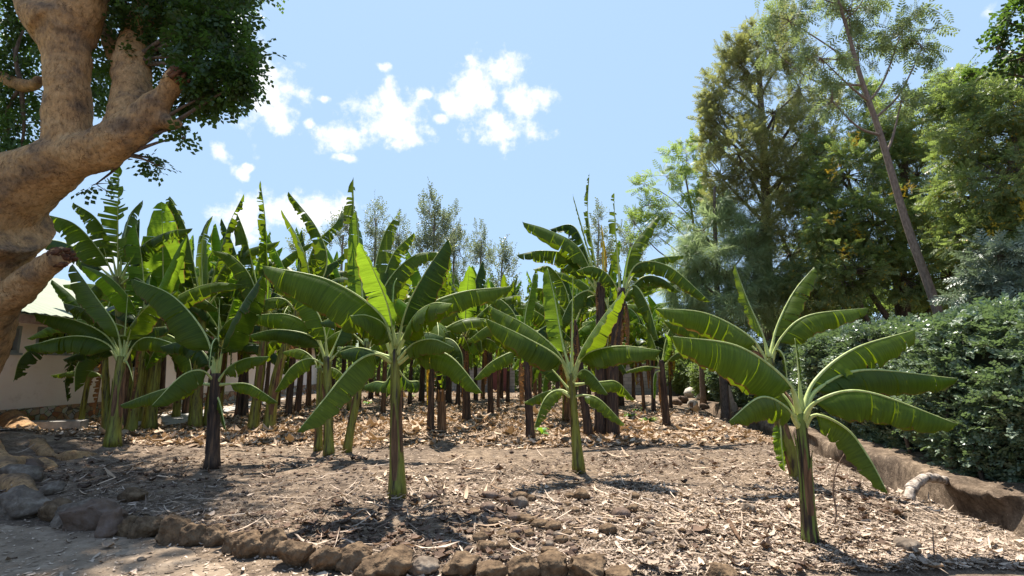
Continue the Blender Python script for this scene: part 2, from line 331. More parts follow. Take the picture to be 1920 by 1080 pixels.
def ground_mat():
    m, nt, N, L, b = nmat('soil')
    tc = N.new('ShaderNodeTexCoord')
    def noise(s, d, r=.6):
        n = N.new('ShaderNodeTexNoise'); n.inputs['Scale'].default_value = s; n.inputs['Detail'].default_value = d; n.inputs['Roughness'].default_value = r
        L.new(tc.outputs['Object'], n.inputs['Vector']); return n
    big = noise(.7, 5); fine = noise(28, 8, .75); mid = noise(6, 6, .7)
    r = ramp(N, [(.32, (.080, .057, .040)), (.5, (.185, .138, .098)), (.68, (.31, .237, .172))]); L.new(mid.outputs['Fac'], r.inputs[0])
    rb = ramp(N, [(.35, (.7, .68, .68)), (.65, (1.25, 1.2, 1.12))]); L.new(big.outputs['Fac'], rb.inputs[0])
    mx = N.new('ShaderNodeMix'); mx.data_type = 'RGBA'; mx.blend_type = 'MULTIPLY'; mx.inputs['Factor'].default_value = 1
    L.new(r.outputs[0], mx.inputs['A']); L.new(rb.outputs[0], mx.inputs['B'])
    v = N.new('ShaderNodeTexVoronoi'); v.inputs['Scale'].default_value = 26; L.new(tc.outputs['Object'], v.inputs['Vector'])
    rv = ramp(N, [(0, (1, 1, 1)), (.16, (1, 1, 1)), (.2, (0, 0, 0))]); L.new(v.outputs['Distance'], rv.inputs[0])
    g = N.new('ShaderNodeMath'); g.operation = 'MULTIPLY'; L.new(rv.outputs[0], g.inputs[0])
    rf = ramp(N, [(.5, (0, 0, 0)), (.56, (1, 1, 1))]); L.new(mid.outputs['Fac'], rf.inputs[0]); L.new(rf.outputs[0], g.inputs[1])
    m2 = N.new('ShaderNodeMix'); m2.data_type = 'RGBA'; L.new(g.outputs[0], m2.inputs['Factor']); L.new(mx.outputs['Result'], m2.inputs['A']); m2.inputs['B'].default_value = (.42, .32, .22, 1)
    rr = ramp(N, [(.35, (.6, .6, .6)), (.65, (1.3, 1.3, 1.3))]); L.new(fine.outputs['Fac'], rr.inputs[0])
    m3 = N.new('ShaderNodeMix'); m3.data_type = 'RGBA'; m3.blend_type = 'MULTIPLY'; m3.inputs['Factor'].default_value = 1; L.new(m2.outputs['Result'], m3.inputs['A']); L.new(rr.outputs[0], m3.inputs['B'])
    L.new(m3.outputs['Result'], b.inputs['Base Color']); b.inputs['Roughness'].default_value = .95; b.inputs['Specular IOR Level'].default_value = .15
    bp = N.new('ShaderNodeBump'); bp.inputs['Strength'].default_value = .9; bp.inputs['Distance'].default_value = .03
    ad = N.new('ShaderNodeMath'); L.new(fine.outputs['Fac'], ad.inputs[0]); L.new(mid.outputs['Fac'], ad.inputs[1])
    L.new(ad.outputs[0], bp.inputs['Height']); L.new(bp.outputs[0], b.inputs['Normal'])
    return m
M['soil'] = ground_mat()
M['path'] = noise_mat('dusty_path', [(.3, (.12, .084, .055)), (.5, (.235, .172, .115)), (.7, (.36, .275, .195))], 3.2, 10, .95, .9, bscale=18, bdist=.03, rgh=.68)
M['road'] = noise_mat('gravel_road', [(.3, (.26, .24, .215)), (.5, (.38, .355, .32)), (.7, (.48, .45, .41))], 9, 9, .95, .5, bscale=40, rgh=.75)

# ---------------------------------------------------------------- ground
def graded(lo, hi, fine0, fine1, step, n):
    a = np.arange(fine0, fine1+1e-6, step)
    r = np.geomspace(step, hi-fine1, n)+fine1; l = fine0-np.geomspace(step, fine0-lo, n)[::-1]
    return np.r_[l, a, r]
xs = graded(-900, 900, -12, 7.5, .062, 34)
xs = np.r_[xs[xs < 4.05], np.arange(4.05, 6.0, .022), xs[xs > 6.0]]
ys = graded(-900, 1200, 3.2, 15, .055, 40)
X, Y = np.meshgrid(xs, ys, indexing='ij'); X = X+.165*np.clip(Y, 0, 26)   # columns run along the ditch
_d = ditch_d(X, Y); _ov = sstep(.10, .22, _d)*(1-sstep(.3, .9, _d))*sstep(2, 4, Y)*(1-sstep(14, 20, Y))*np.clip(.55+.6*wav(X*0+2, Y, 2.6, 3), 0, 1)
Z = H(X, Y); X = X-.22*_ov    # crumbling bank overhangs the trench
# mounds round the plants are added before the sheet is built
BASES = dict(A=(745,925), B=(1085,880), C=(1520,1015), D=(1497,895), E=(398,873), F=(211,832), G=(612,846), J=(1127,814), L=(1250,792), N=(995,819))
for k, (a, b) in BASES.items():
    g = G(a, b); MOUNDS.append((g[0], g[1], .45, .05))
def sheet(name, X, Y, Z, mat):
    nx, ny = X.shape
    i, j = np.meshgrid(np.arange(nx-1), np.arange(ny-1), indexing='ij'); a = (i*ny+j).ravel()
    Fq = np.stack([a, a+ny, a+ny+1, a+1], 1)
    return tag(link(name, new_mesh(name, np.stack([X, Y, Z], -1), Fq, mat)), kind='structure')
sheet('ground', X, Y, Z, M['soil'])
def strip_sheet(name, near, far, mat, n=90, m=14, lift=.006):
    a = catmull([G(*p) for p in near], n); b = catmull([G(*p) for p in far], n)
    rs = np.random.RandomState(3)
    t = np.linspace(0, 1, m)[None, :, None]; Q = a[:, None]*(1-t)+b[:, None]*t
    wob = .06*np.sin(np.arange(n)*.7)+.05*np.sin(np.arange(n)*1.9+1)
    Q[:, 0, 1] += wob; Q[:, -1, 1] += .3*wob
    return sheet(name, Q[..., 0], Q[..., 1], H(Q[..., 0], Q[..., 1])+lift, mat)
strip_sheet('path', [(-330, 1079), (-60, 1085), (250, 1200), (700, 1420)], [(-330, 975), (-60, 985), (150, 995), (330, 1025), (560, 1150), (1000, 1400)], M['path'], 120, 40, .008)
strip_sheet('road', [(-260, 880), (30, 828), (190, 803), (330, 797), (430, 772), (520, 752), (640, 728)], [(-400, 842), (30, 802), (190, 785), (330, 768), (430, 754), (520, 741), (640, 722)], M['road'], 90, 12, .03)

# ---------------------------------------------------------------- banana plants
def leaf_geom(pts, W, droop, tear, pet, rs, sweep=.035, rolled=False, roll=0):
    N = 64; tear = min(1, tear+.07); droop = min(droop*1.45, 1.45) if droop > .55 else droop*1.1; W = W*1.12; c = catmull(pts, N); T = norm(np.gradient(c, axis=0)); L = np.linalg.norm(np.diff(c, axis=0), axis=1).sum()
    az = c[-1]-c[0]; az[2] = 0
    if np.linalg.norm(az) < .05: az = np.array([.3, -1, 0])
    az = az/np.linalg.norm(az); S0 = np.cross(az, [0, 0, 1.0])
    if roll:
        S0 = S0*math.cos(roll)+az*math.sin(roll)
    S = norm(S0-T*(T@S0)[:, None]); Nn = np.cross(S, T)
    r0 = .020+.006*L; rad = np.interp(np.linspace(0, 1, N), [0, pet, .5, 1], [r0*1.2, r0*.62, r0*.38, .0025])
    k = slice(0, N, 2)
    rib = tube(c[k], rad[k], 6)
    if W <= 0: return None, rib
    tt = np.linspace(0, 1, N)
    def at(s):
        t = pet+(1-pet)*np.clip(s, 0, 1)
        f = lambda A: np.stack([np.interp(t, tt, A[:, q]) for q in range(3)], -1)
        return f(c), norm(f(S)), norm(f(Nn))
    def width(s):
        s = np.clip(s, 0, 1)
        return W*np.sqrt(np.clip(1-(1-np.minimum(s/.22, 1))**2, 0, 1))*(1-s**3.2)**.62
    V = []; Fq = []; UV = []; nv = 0; J = 5
    ph = rs.uniform(0, 6.28, 3)
    for side in (-1, 1):
        nt = int(2+tear*26+rs.randint(0, 3))
        cuts = np.sort(rs.uniform(.04, .97, nt)); b = np.r_[0, cuts, 1]
        dside = droop+rs.uniform(-.15, .15)
        for a0, a1 in zip(b[:-1], b[1:]):
            if a1-a0 < .008: continue
            if tear > .5 and rs.rand() < (tear-.45)*.28: continue
            n = max(1, int(math.ceil((a1-a0)*26))); ss = np.linspace(a0, a1, n+1); cc = (a0+a1)/2
            gap = (0.015+.35*tear*rs.uniform(.2, 1))*min(1, .12/(a1-a0)) if nt else 0
            d = dside+rs.uniform(-.12, .12)+tear*rs.uniform(-.15, .75)
            lenf = 1-tear*rs.uniform(0, .25)
            shift = tear*rs.uniform(-.012, .03)
            vv = np.linspace(0, 1, J)
            SS, VV = np.meshgrid(ss, vv, indexing='ij')
            sp = SS+sweep*VV*(1-SS)+shift*VV; sp = cc+(sp-cc)*(1-gap*VV)
            Pc, Sc, Nc = at(sp)
            w = width(SS)*lenf
            ang = d*(.55+.55*VV)
            out = (w*VV)[..., None]*(np.cos(ang)[..., None]*Sc*side-np.sin(ang)[..., None]*Nc)
            rip = (.010+.012*tear)*np.sin(SS*38+ph[0]+side)*VV+.006*np.sin(SS*95+ph[1])*VV
            q = Pc+out+Nc*rip[..., None]
            V.append(q.reshape(-1, 3)); UV.append(np.stack([SS.ravel()*L/2+side*3, VV.ravel()], 1))
            for i in range(n):
                for j in range(J-1):
                    e = nv+i*J+j
                    Fq.append((e, e+J, e+J+1, e+1) if side > 0 else (e, e+1, e+J+1, e+J))
            nv += (n+1)*J
    return (np.concatenate(V), Fq, np.concatenate(UV)), rib

def plant_root(base, label, group='banana plants of the grove'):
    return empty('banana_plant', base, label, 'banana plant', group)
def add_leaf(root, pts, W=.25, droop=.75, tear=.15, pet=.16, mat='leaf', rs=None, fine=True, roll=0, name='leaf', sweep=.035, label=None):
    blade, rib = leaf_geom(np.asarray(pts, float), W, droop, tear, pet, rs, sweep, roll=roll)
    off = np.array(root.location)
    if blade is None:
        return link('petiole', new_mesh('petiole', rib[0]-off, rib[1], M['rib'] if mat != 'leaf_dry' else M['stem_brown'], True, rib[2]), root)
    ribm = M['rib'] if mat != 'leaf_dry' else M['stem_brown']
    if fine:
        o = link(name, new_mesh(name, blade[0]-off, blade[1], M[mat], True, blade[2]), root)
        link('midrib', new_mesh('midrib', rib[0]-off, rib[1], ribm, True, rib[2]), o)
    else:
        n = len(blade[0]); V = np.concatenate([blade[0], rib[0]])-off
        Fq = blade[1]+[[i+n for i in f] for f in rib[1]]
        o = link(name, new_mesh(name, V, Fq, [M[mat], ribm], True, np.concatenate([blade[2], rib[2]]), [0]*len(blade[1])+[1]*len(rib[1])), root)
    if label: o['label'] = label
    return o
def add_stem(root, pts, r0, r1, mat, rs, n=14, strips=True):
    c = catmull(pts, 22); t = np.linspace(0, 1, 22)
    rad = r0+(r1-r0)*t+r0*.28*np.exp(-t*14); c[0, 2] -= .06
    V, Fq, uv = tube(c, rad, n, True, .02, rs)
    off = np.array(root.location)
    o = link('pseudostem', new_mesh('pseudostem', V-off, Fq, M[mat], True, uv), root)
    # old sheath strips lapped round the stem
    if strips:
        mb = MB()
        for k in range(5):
            a = rs.uniform(0, 2*PI); t0 = rs.uniform(0, .35); t1 = t0+rs.uniform(.35, .6)
            ts = np.linspace(t0, min(t1, .98), 12); Pm = np.stack([np.interp(ts, t, c[:, q]) for q in range(3)], 1); rr = np.interp(ts, t, rad)*1.035+.002
            half = rs.uniform(.35, .7)*np.sin(np.linspace(.5, PI-.15, 12))
            lift = np.linspace(0, 1, 12)**5*rs.uniform(.01, .05)
            VV = []
            for u in np.linspace(-1, 1, 5):
                an = a+u*half+.15*ts; VV.append(Pm+((rr+lift)[:, None])*np.stack([np.cos(an), np.sin(an), 0*an], 1))
            VV = np.stack(VV, 1).reshape(-1, 3)
            Fc = [(i*5+j, (i+1)*5+j, (i+1)*5+j+1, i*5+j+1) for i in range(11) for j in range(4)]
            mb.add(VV, Fc, int(rs.rand() < .55))
        mb.build('leaf_sheath', [M[mat], M['stem_brown'] if mat != 'stem_dark' else M['stem_dark']], root)
    return o
def px_leaf(pts, Y, dz):
    n = len(pts); out = []
    for i, p in enumerate(pts):
        t = i/(n-1); out.append(P(p[0], p[1], Y+dz*t**1.1))
    return out
SPECS = []
def hero(label, base, hub, leaves, r0=.09, r1=.05, mat='stem_green', mids=(), seed=0, fine=True, dead=0, name=None, dY=0):
    """leaves: (pixel polyline, dz at tip, half width, options)"""
    rs = np.random.RandomState(seed+100); g = G(*base); Yb = g[1]+dY
    if dY: g = np.array([P(base[0], base[1], Yb)[0], Yb, 0]); g[2] = float(H(g[0], g[1]))
    root = plant_root(g, label)
    pts = [g]+[P(m[0], m[1], Yb) for m in mids]+[P(hub[0], hub[1], Yb)]
    add_stem(root, pts, r0, r1, mat, rs)
    for lf in leaves:
        pl, dz, W = lf[:3]; op = dict(lf[3]) if len(lf) > 3 else {}
        add_leaf(root, px_leaf(pl, Yb, dz), W, rs=rs, fine=fine, **op)
    top = pts[-1]
    for k in range(dead):
        dead_leaf(root, top-np.array([0, 0, rs.uniform(.05, .5)]), rs, rs.uniform(.6, 1.3))
    return root
def dead_leaf(root, p0, rs, L, mat='leaf_dry'):
    a = rs.uniform(0, 2*PI); d = np.array([math.cos(a), math.sin(a), 0])
    pts = [p0, p0+d*.10+[0, 0, .03], p0+d*.16-[0, 0, L*.4], p0+d*.12-[0, 0, L]]
    add_leaf(root, pts, rs.uniform(.08, .14), 1.25, .8, .2, mat, rs, fine=False, name='dead_leaf')

Y_ = dict(mat='leaf_young'); Dk = dict(mat='leaf_dark')
def O(**k): return k
hero('young banana plant with slim green stem standing alone left of centre', (745,925), (740,655), [
    ([(737,665),(715,592),(620,527),(492,498)], -.35, .40, O(droop=.95, tear=.12)),
    ([(742,650),(728,575),(702,510),(674,455)], -.45, .22, O(mat='leaf_young', droop=.3, tear=.1)),
    ([(744,650),(764,575),(798,510),(840,448)], -.35, .28, O(droop=.75, tear=.15, roll=.5, mat='leaf_dark')),  # darker material imitates a leaf tilted out of the sun
    ([(746,655),(790,582),(865,548),(962,537)], .35, .24, O(droop=.8, tear=.2)),
    ([(745,665),(772,600),(808,570),(850,570)], -.8, .27, O(droop=.7, tear=.15)),
    ([(737,665),(722,612),(690,592),(655,592)], -.75, .26, O(droop=.8, tear=.15)),
    ([(735,680),(703,664),(662,684),(605,752),(557,810)], -.9, .24, O(droop=.6, tear=.05)),
    ([(746,682),(788,657),(844,668),(905,737)], -.5, .21, O(droop=.8, tear=.05)),
    ([(746,676),(775,645),(812,636),(853,652)], -.9, .18, O(droop=.7, tear=.1)),
    ([(742,660),(768,630),(800,624),(832,632)], .5, .2, Dk),
    ([(738,672),(704,660),(670,652),(636,660)], .5, .2, Dk),
    ([(736,668),(705,603),(660,583),(600,605)], .55, .24, Dk),
    ([(740,690),(725,716),(705,716),(680,724)], .6, .14, Dk),
    ([(742,690),(765,714),(785,716),(775,735)], .5, .13, Dk),
    ([(741,655),(737,600),(738,540),(745,520)], .1, .10, O(mat='leaf_young', droop=.9, tear=0)),
  ], .095, .05, 'stem_green', seed=1)
hero('small banana plant with green stem right of centre and tall rolled spear leaf', (1085,880), (1070,700), [
    ([(1070,705),(1042,655),(990,612),(916,573)], -.3, .36, O(droop=.8, tear=.25)),
    ([(1067,712),(1046,670),(990,635),(911,597)], -.7, .30, O(droop=.9, tear=.08, mat='leaf')),
    ([(1070,700),(1054,640),(1040,560),(1026,500)], .5, .2, O(mat='leaf_young', droop=.5, tear=.15)),
    ([(1072,700),(1073,600),(1074,516)], .02, .022, O(droop=1.4, tear=0, pet=.3)),
    ([(1074,705),(1092,655),(1128,598),(1168,546)], -.4, .26, O(droop=.5, tear=.08)),
    ([(1075,710),(1098,665),(1160,649),(1240,657)], -.3, .28, O(droop=.85, tear=.12)),
    ([(1072,720),(1092,694),(1112,703),(1140,740)], -.6, .17, O(droop=.7, tear=.1)),
    ([(1075,722),(1128,716),(1158,717),(1190,750)], .5, .17, O(droop=.7)),
    ([(1075,745),(1095,741),(1125,750),(1172,797)], -.2, .16, O(droop=.6)),
    ([(1070,742),(1052,731),(1020,736),(982,755)], .4, .15, O(droop=.7)),
    ([(1070,745),(1045,732),(1020,750),(1001,803)], -.4, .15, O(droop=.6)),
    ([(1071,735),(1030,688),(1005,672),(975,662)], .7, .15, O(droop=.7, mat='leaf_dark')),
  ], .085, .045, 'stem_green', seed=2)
hero('short banana plant in front at right with half dried brown stem', (1520,1015), (1501,775), [
    ([(1500,780),(1476,716),(1385,650),(1258,630)], -.3, .30, O(droop=.8, tear=.12)),
    ([(1500,790),(1470,742),(1433,713),(1390,700)], .35, .15, O(droop=.8, tear=.3)),
    ([(1498,800),(1471,762),(1425,745),(1366,790)], -.5, .18, O(droop=.7, tear=.1)),
    ([(1503,770),(1497,688),(1490,632)], .02, .018, O(droop=1.4, tear=0, pet=.3)),
    ([(1504,780),(1527,715),(1600,655),(1716,618)], .3, .25, O(droop=.75, tear=.2)),
    ([(1505,785),(1533,730),(1620,694),(1796,710)], .2, .22, O(droop=.9, tear=.05)),
    ([(1505,795),(1530,754),(1620,734),(1796,795)], -.45, .23, O(droop=.85, tear=.1)),
    ([(1505,805),(1530,778),(1588,805),(1630,860),(1665,925)], -.35, .15, O(droop=.7, tear=.06)),
    ([(1500,790),(1480,745),(1452,722),(1412,728)], .4, .10, O(droop=1.2, tear=.8, mat='leaf_dry')),
  ], .062, .045, 'stem_mixed', seed=3)
hero('banana plant with leaning green stem behind the front right plant', (1499,895), (1440,672), [
    ([(1440,685),(1408,634),(1325,588),(1228,578)], -.2, .30, O(droop=.8, tear=.12)),
    ([(1440,690),(1398,640),(1321,617),(1244,601)], .6, .24, O(droop=.9)),
    ([(1441,670),(1429,626),(1400,559),(1377,495)], .2, .15, O(droop=.5, tear=.15)),
    ([(1444,670),(1457,612),(1488,548),(1527,500)], .3, .22, O(droop=.5, tear=.3)),
    ([(1445,680),(1466,632),(1515,592),(1628,577)], -.3, .26, O(droop=.85, tear=.15)),
    ([(1447,680),(1455,655),(1470,670),(1478,730)], -.2, .03, O(droop=.8)),
    ([(1452,780),(1462,790),(1466,840),(1470,884)], -.15, .10, O(mat='leaf_young', droop=.5, tear=.3)),
    ([(1442,690),(1420,660),(1390,665),(1360,690)], -.2, .1, O(mat='leaf_dry', droop=1.1, tear=.8)),
  ], .10, .06, 'stem_green', mids=[(1466,800)], seed=4)
hero('banana plant with blackish stem and wilted folded leaf at left front', (398,873), (404,700), [
    ([(405,705),(385,628),(325,556),(247,522)], -.3, .36, O(droop=.7, tear=.2)),
    ([(408,700),(425,630),(455,570),(492,515)], -.2, .34, O(droop=.7, tear=.15, mat='leaf_dark')),  # dark leaf colour stands in for weaker sunlight through this blade
    ([(405,705),(408,640),(398,645),(392,690)], -1.0, .16, O(droop=1.1, tear=.3, mat='leaf_dark')),
    ([(402,715),(378,695),(340,705),(283,762)], -.8, .27, O(droop=.7, tear=.08)),
    ([(402,722),(360,720),(300,732),(224,760)], .1, .2, O(droop=.8, tear=.1)),
    ([(408,716),(430,688),(462,672),(505,668)], -.3, .2, O(droop=.8)),
    ([(408,722),(433,720),(470,722),(522,755)], .2, .15, O(droop=.8)),
    ([(405,740),(412,755),(418,780),(424,808)], -.2, .08, O(droop=.9, tear=.2)),
    ([(405,710),(385,665),(350,640),(300,650)], .5, .25, O(droop=.8, tear=.3, mat='leaf_dark')),
    ([(407,700),(410,620),(412,560)], .05, .03, O(droop=1.4, tear=0)),
  ], .105, .07, 'stem_dark', seed=5)
hero('banana plant nearest the fig roots with broad leaves over the pink wall', (211,832), (228,668), [
    ([(228,680),(200,630),(139,600),(62,588)], -.2, .3, O(droop=.8, tear=.3)),
    ([(226,685),(200,644),(139,630),(45,650)], -.6, .32, O(droop=.8, tear=.3)),
    ([(226,685),(200,652),(167,655),(118,674)], .4, .22, O(droop=.9, tear=.5, mat='leaf_dark')),
    ([(230,672),(216,611),(182,560),(136,495)], -.4, .36, O(droop=.4, tear=.08)),
    ([(231,672),(236,600),(240,548)], .03, .03, O(droop=1.4, tear=0)),
    ([(232,672),(250,633),(280,617),(328,611)], .5, .26, O(droop=.8, tear=.3, mat='leaf_dark')),
    ([(232,680),(258,640),(292,634),(358,657)], -.4, .24, O(droop=.8, tear=.15)),
    ([(232,672),(247,612),(280,572),(332,545)], -.3, .32, O(droop=.5, tear=.2)),
    ([(235,675),(243,690),(250,716)], -.2, .0, {}),
    ([(228,672),(192,600),(160,580),(118,568)], .4, .24, O(droop=.8, tear=.5)),
  ], .13, .08, 'stem_green', seed=6)
hero('thin banana sucker at far left with one low leaf toward the wall', (200,812), (197,655), [
    ([(197,720),(185,702),(155,694),(95,704)], -.2, .16, O(droop=.8)),
    ([(197,665),(180,640),(150,650),(125,680)], .3, .2, O(droop=.8, tear=.3)),
    ([(197,665),(210,620),(235,600),(262,598)], .4, .22, O(droop=.7, tear=.2, mat='leaf_dark')),
  ], .10, .06, 'stem_green', seed=7)
hero('tall banana plant beside fig trunk with upright feather like torn leaf', (233,812), (221,520), [
    ([(222,530),(221,420),(223,311)], -.4, .38, O(droop=.2, tear=.95)),
    ([(219,530),(190,475),(140,420),(78,400)], -.5, .45, O(droop=.7, tear=.35)),
    ([(220,525),(204,452),(178,407),(137,380)], -.2, .34, O(droop=.8, tear=.55)),
    ([(224,528),(262,465),(312,436),(361,428)], -.4, .36, O(droop=.9, tear=.75)),
    ([(218,530),(180,495),(120,455),(42,446)], .6, .34, O(droop=.9, tear=.5, mat='leaf_dark')),
    ([(222,530),(232,450),(246,400),(268,375)], .8, .3, O(droop=.7, tear=.3)),
    ([(218,535),(195,525),(160,555),(140,620)], -.3, .3, O(droop=.8, tear=.3)),
    ([(224,535),(250,520),(280,540),(300,590)], -.5, .3, O(droop=.8, tear=.4, mat='leaf_dark')),
    ([(222,535),(228,500),(222,470),(214,455)], -.2, 0, {}),
    ([(221,535),(205,500),(196,470),(190,452)], -.3, 0, {}),
  ], .17, .11, 'stem_green', mids=[(233,670)], seed=8)
hero('banana plant in left clump with broad bright upright leaf', (279,806), (302,575), [
    ([(303,585),(306,540),(305,450),(303,378)], -.45, .52, O(mat='leaf_young', droop=.1, tear=.15, pet=.08)),
    ([(303,585),(325,480),(330,420),(318,368)], .3, .4, O(droop=.5, tear=.4)),
    ([(300,585),(280,520),(262,470),(262,410)], .3, .36, O(droop=.7, tear=.5, mat='leaf_dark')),
    ([(304,585),(340,560),(370,555),(410,580)], -.5, .3, O(droop=.8, tear=.3)),
    ([(300,590),(270,580),(240,595),(225,640)], -.4, .28, O(droop=.8, tear=.3)),
    ([(304,588),(330,600),(350,640),(352,690)], .4, .25, O(droop=.8, tear=.3, mat='leaf_dark')),
  ], .16, .10, 'stem_green', mids=[(290,690)], seed=9)
hero('banana plant with pale fanned leaf stalks in left clump', (365,803), (382,560), [
    ([(381,575),(378,480),(384,430),(399,404)], .3, .3, O(droop=.6, tear=.2)),
    ([(378,575),(360,480),(345,420),(318,370)], -.2, .33, O(droop=.7, tear=.55)),
    ([(384,575),(412,480),(430,420),(458,362)], -.2, .26, O(droop=.6, tear=.95)),
    ([(385,575),(420,500),(460,470),(525,452)], -.4, .34, O(droop=.8, tear=.45)),
    ([(378,575),(352,505),(320,480),(272,520)], .6, .34, O(droop=.8, tear=.6, mat='leaf_dark')),
    ([(386,580),(420,540),(460,545),(500,590)], .3, .3, O(droop=.8, tear=.4, mat='leaf_dark')),
    ([(380,575),(365,540),(358,515),(352,500)], -.3, 0, {}), ([(383,575),(388,540),(392,515),(398,498)], -.3, 0, {}),
    ([(384,575),(400,545),(412,520),(425,505)], -.1, 0, {}), ([(381,575),(376,535),(374,505),(371,490)], -.1, 0, {}),
  ], .16, .10, 'stem_green', mids=[(372,690)], seed=10)
hero('banana plant with yellow green stem topped by tattered narrow leaf', (474,806), (497,585), [
    ([(497,600),(500,500),(497,410),(488,338)], -.3, .20, O(droop=.4, tear=.95, mat='leaf')),
    ([(500,600),(505,540),(500,480),(498,420)], -.2, .22, O(droop=.2, tear=.3, mat='leaf_young')),
    ([(495,600),(470,520),(435,480),(398,470)], -.4, .33, O(droop=.8, tear=.3)),
    ([(497,600),(470,590),(430,600),(400,640)], .3, .28, O(droop=.8, tear=.3)),
    ([(500,600),(530,555),(570,560),(600,590)], .4, .28, O(droop=.8, tear=.4, mat='leaf_dark')),
    ([(495,600),(474,500),(460,440),(445,400)], .8, .33, O(droop=.6, tear=.5)),
  ], .13, .08, 'stem_green', mids=[(490,680)], seed=11, dead=1)
hero('banana plant with leaning pale stem left of the three stem clump', (503,806), (560,575), [
    ([(563,590),(580,520),(560,450),(527,393)], -.3, .34, O(droop=.35, tear=.06)),
    ([(566,590),(612,500),(595,430),(541,360)], -.2, .28, O(droop=.7, tear=.65)),
    ([(560,590),(530,560),(480,570),(440,620)], -.4, .3, O(droop=.8, tear=.35)),
    ([(563,590),(600,560),(640,540),(700,535)], .5, .3, O(droop=.8, tear=.4, mat='leaf_dark')),
    ([(560,590),(585,470),(628,420),(640,395)], .9, .3, O(droop=.7, tear=.7)),
    ([(558,590),(540,610),(500,650),(480,700)], .4, .26, O(droop=.8, tear=.3)),
  ], .14, .09, 'stem_green', mids=[(520,700)], seed=12, dead=1)
hero('banana plant with wide flat lower leaves in three stem clump', (617,848), (613,668), [
    ([(612,680),(588,633),(520,618),(458,631)], -.4, .24, O(droop=.95, tear=.05)),
    ([(612,680),(590,622),(540,590),(462,592)], -.1, .33, O(droop=.9, tear=.1)),
    ([(613,675),(594,640),(592,600),(586,545)], .4, .24, O(mat='leaf_young', droop=.3, tear=.15)),
    ([(614,675),(605,610),(570,552),(508,528)], -.5, .3, O(droop=.7, tear=.25)),
    ([(615,680),(645,652),(672,652),(706,668)], -.2, .2, O(droop=.8)),
    ([(610,685),(580,672),(545,690),(515,735)], -.3, .22, O(droop=.8, tear=.1)),
    ([(616,675),(640,620),(655,590),(700,600)], .4, .22, O(droop=.8, mat='leaf_dark')),
    ([(614,675),(612,640),(618,615),(626,600)], -.2, 0, {}), ([(612,675),(600,650),(596,625),(590,610)], -.2, 0, {}),
  ], .09, .07, 'stem_green', seed=13)
hero('slim banana sucker at left of the three stem clump', (597,840), (600,690), [
    ([(600,700),(585,670),(560,655),(530,660)], .3, .2, {}), ([(600,700),(602,650),(612,610),(640,592)], .3, .2, O(mat='leaf_young', droop=.6)),
    ([(600,700),(620,690),(640,700),(655,725)], .2, .16, {}),
  ], .075, .05, 'stem_green', seed=14)
hero('banana plant with thin outward leaning stem at right of three stem clump', (650,845), (690,640), [
    ([(689,650),(672,560),(664,420),(662,333)], .6, .26, O(droop=.4, tear=.75)),
    ([(690,650),(680,560),(675,480),(668,395)], .3, .26, O(mat='leaf_young', droop=.4, tear=.2)),
    ([(691,650),(700,520),(720,440),(752,393)], .5, .3, O(droop=.5, tear=.5)),
    ([(691,650),(710,560),(735,480),(776,436)], .3, .28, O(droop=.7, tear=.65)),
    ([(690,650),(720,540),(775,480),(840,472)], .2, .3, O(droop=.8, tear=.35)),
    ([(688,650),(650,620),(610,640),(590,690)], .2, .22, O(droop=.8)),
  ], .08, .06, 'stem_green', mids=[(668,750)], seed=15)
hero('tallest banana plant right of centre with rolled spire and yellow dying leaves', (1127,813), (1126,530), [
    ([(1122,545),(1085,465),(1030,432),(979,416)], -.4, .40, O(droop=.7, tear=.25)),
    ([(1122,550),(1070,483),(1018,470),(968,478)], .1, .36, O(droop=.95, tear=.5)),
    ([(1124,540),(1112,470),(1102,400),(1105,326)], .2, .13, O(droop=.9, tear=.85)),
    ([(1122,540),(1095,440),(1074,365)], .1, .025, O(droop=1.4, tear=0, pet=.3)),
    ([(1128,540),(1132,490),(1127,420)], .1, .12, O(mat='leaf_yellow', droop=.6, tear=.4)),
    ([(1120,545),(1095,460),(1072,422),(1030,430)], .9, .33, O(droop=.9, tear=.6, mat='leaf_dark')),
    ([(1130,555),(1140,580),(1140,640),(1132,690)], -.3, .2, O(mat='leaf_yellow', droop=.9, tear=.8)),
    ([(1120,555),(1100,545),(1070,565),(1045,620)], -.4, .3, O(droop=.8, tear=.4)),
    ([(1128,550),(1135,500),(1133,460)], -.2, .08, O(mat='leaf_yellow', droop=.9, tear=.3)),
  ], .15, .10, 'stem_dark', seed=16, dead=4)
hero('tall banana plant with dark stem and long arching leaf toward the pines', (1149,816), (1166,540), [
    ([(1163,550),(1157,470),(1153,420),(1151,362)], .1, .20, O(droop=.5, tear=.8)),
    ([(1167,550),(1183,470),(1210,430),(1235,403)], .0, .30, O(droop=.6, tear=.5)),
    ([(1168,550),(1195,495),(1255,500),(1331,565)], -.5, .30, O(droop=.85, tear=.4)),
    ([(1168,555),(1205,520),(1240,522),(1275,548)], .3, .24, O(droop=.9, tear=.45)),
    ([(1168,560),(1190,535),(1216,575),(1235,640)], -.6, .24, O(droop=.8, tear=.3)),
    ([(1168,550),(1200,500),(1235,484),(1282,479)], .8, .22, O(droop=.8, tear=.5)),
    ([(1164,555),(1140,515),(1110,500),(1080,508)], -.5, .3, O(droop=.9, tear=.4)),
    ([(1165,560),(1160,600),(1150,650),(1150,690)], -.3, .16, O(mat='leaf_dry', droop=1.1, tear=.8)),
  ], .14, .09, 'stem_dark', mids=[(1150,680)], seed=17, dead=4)
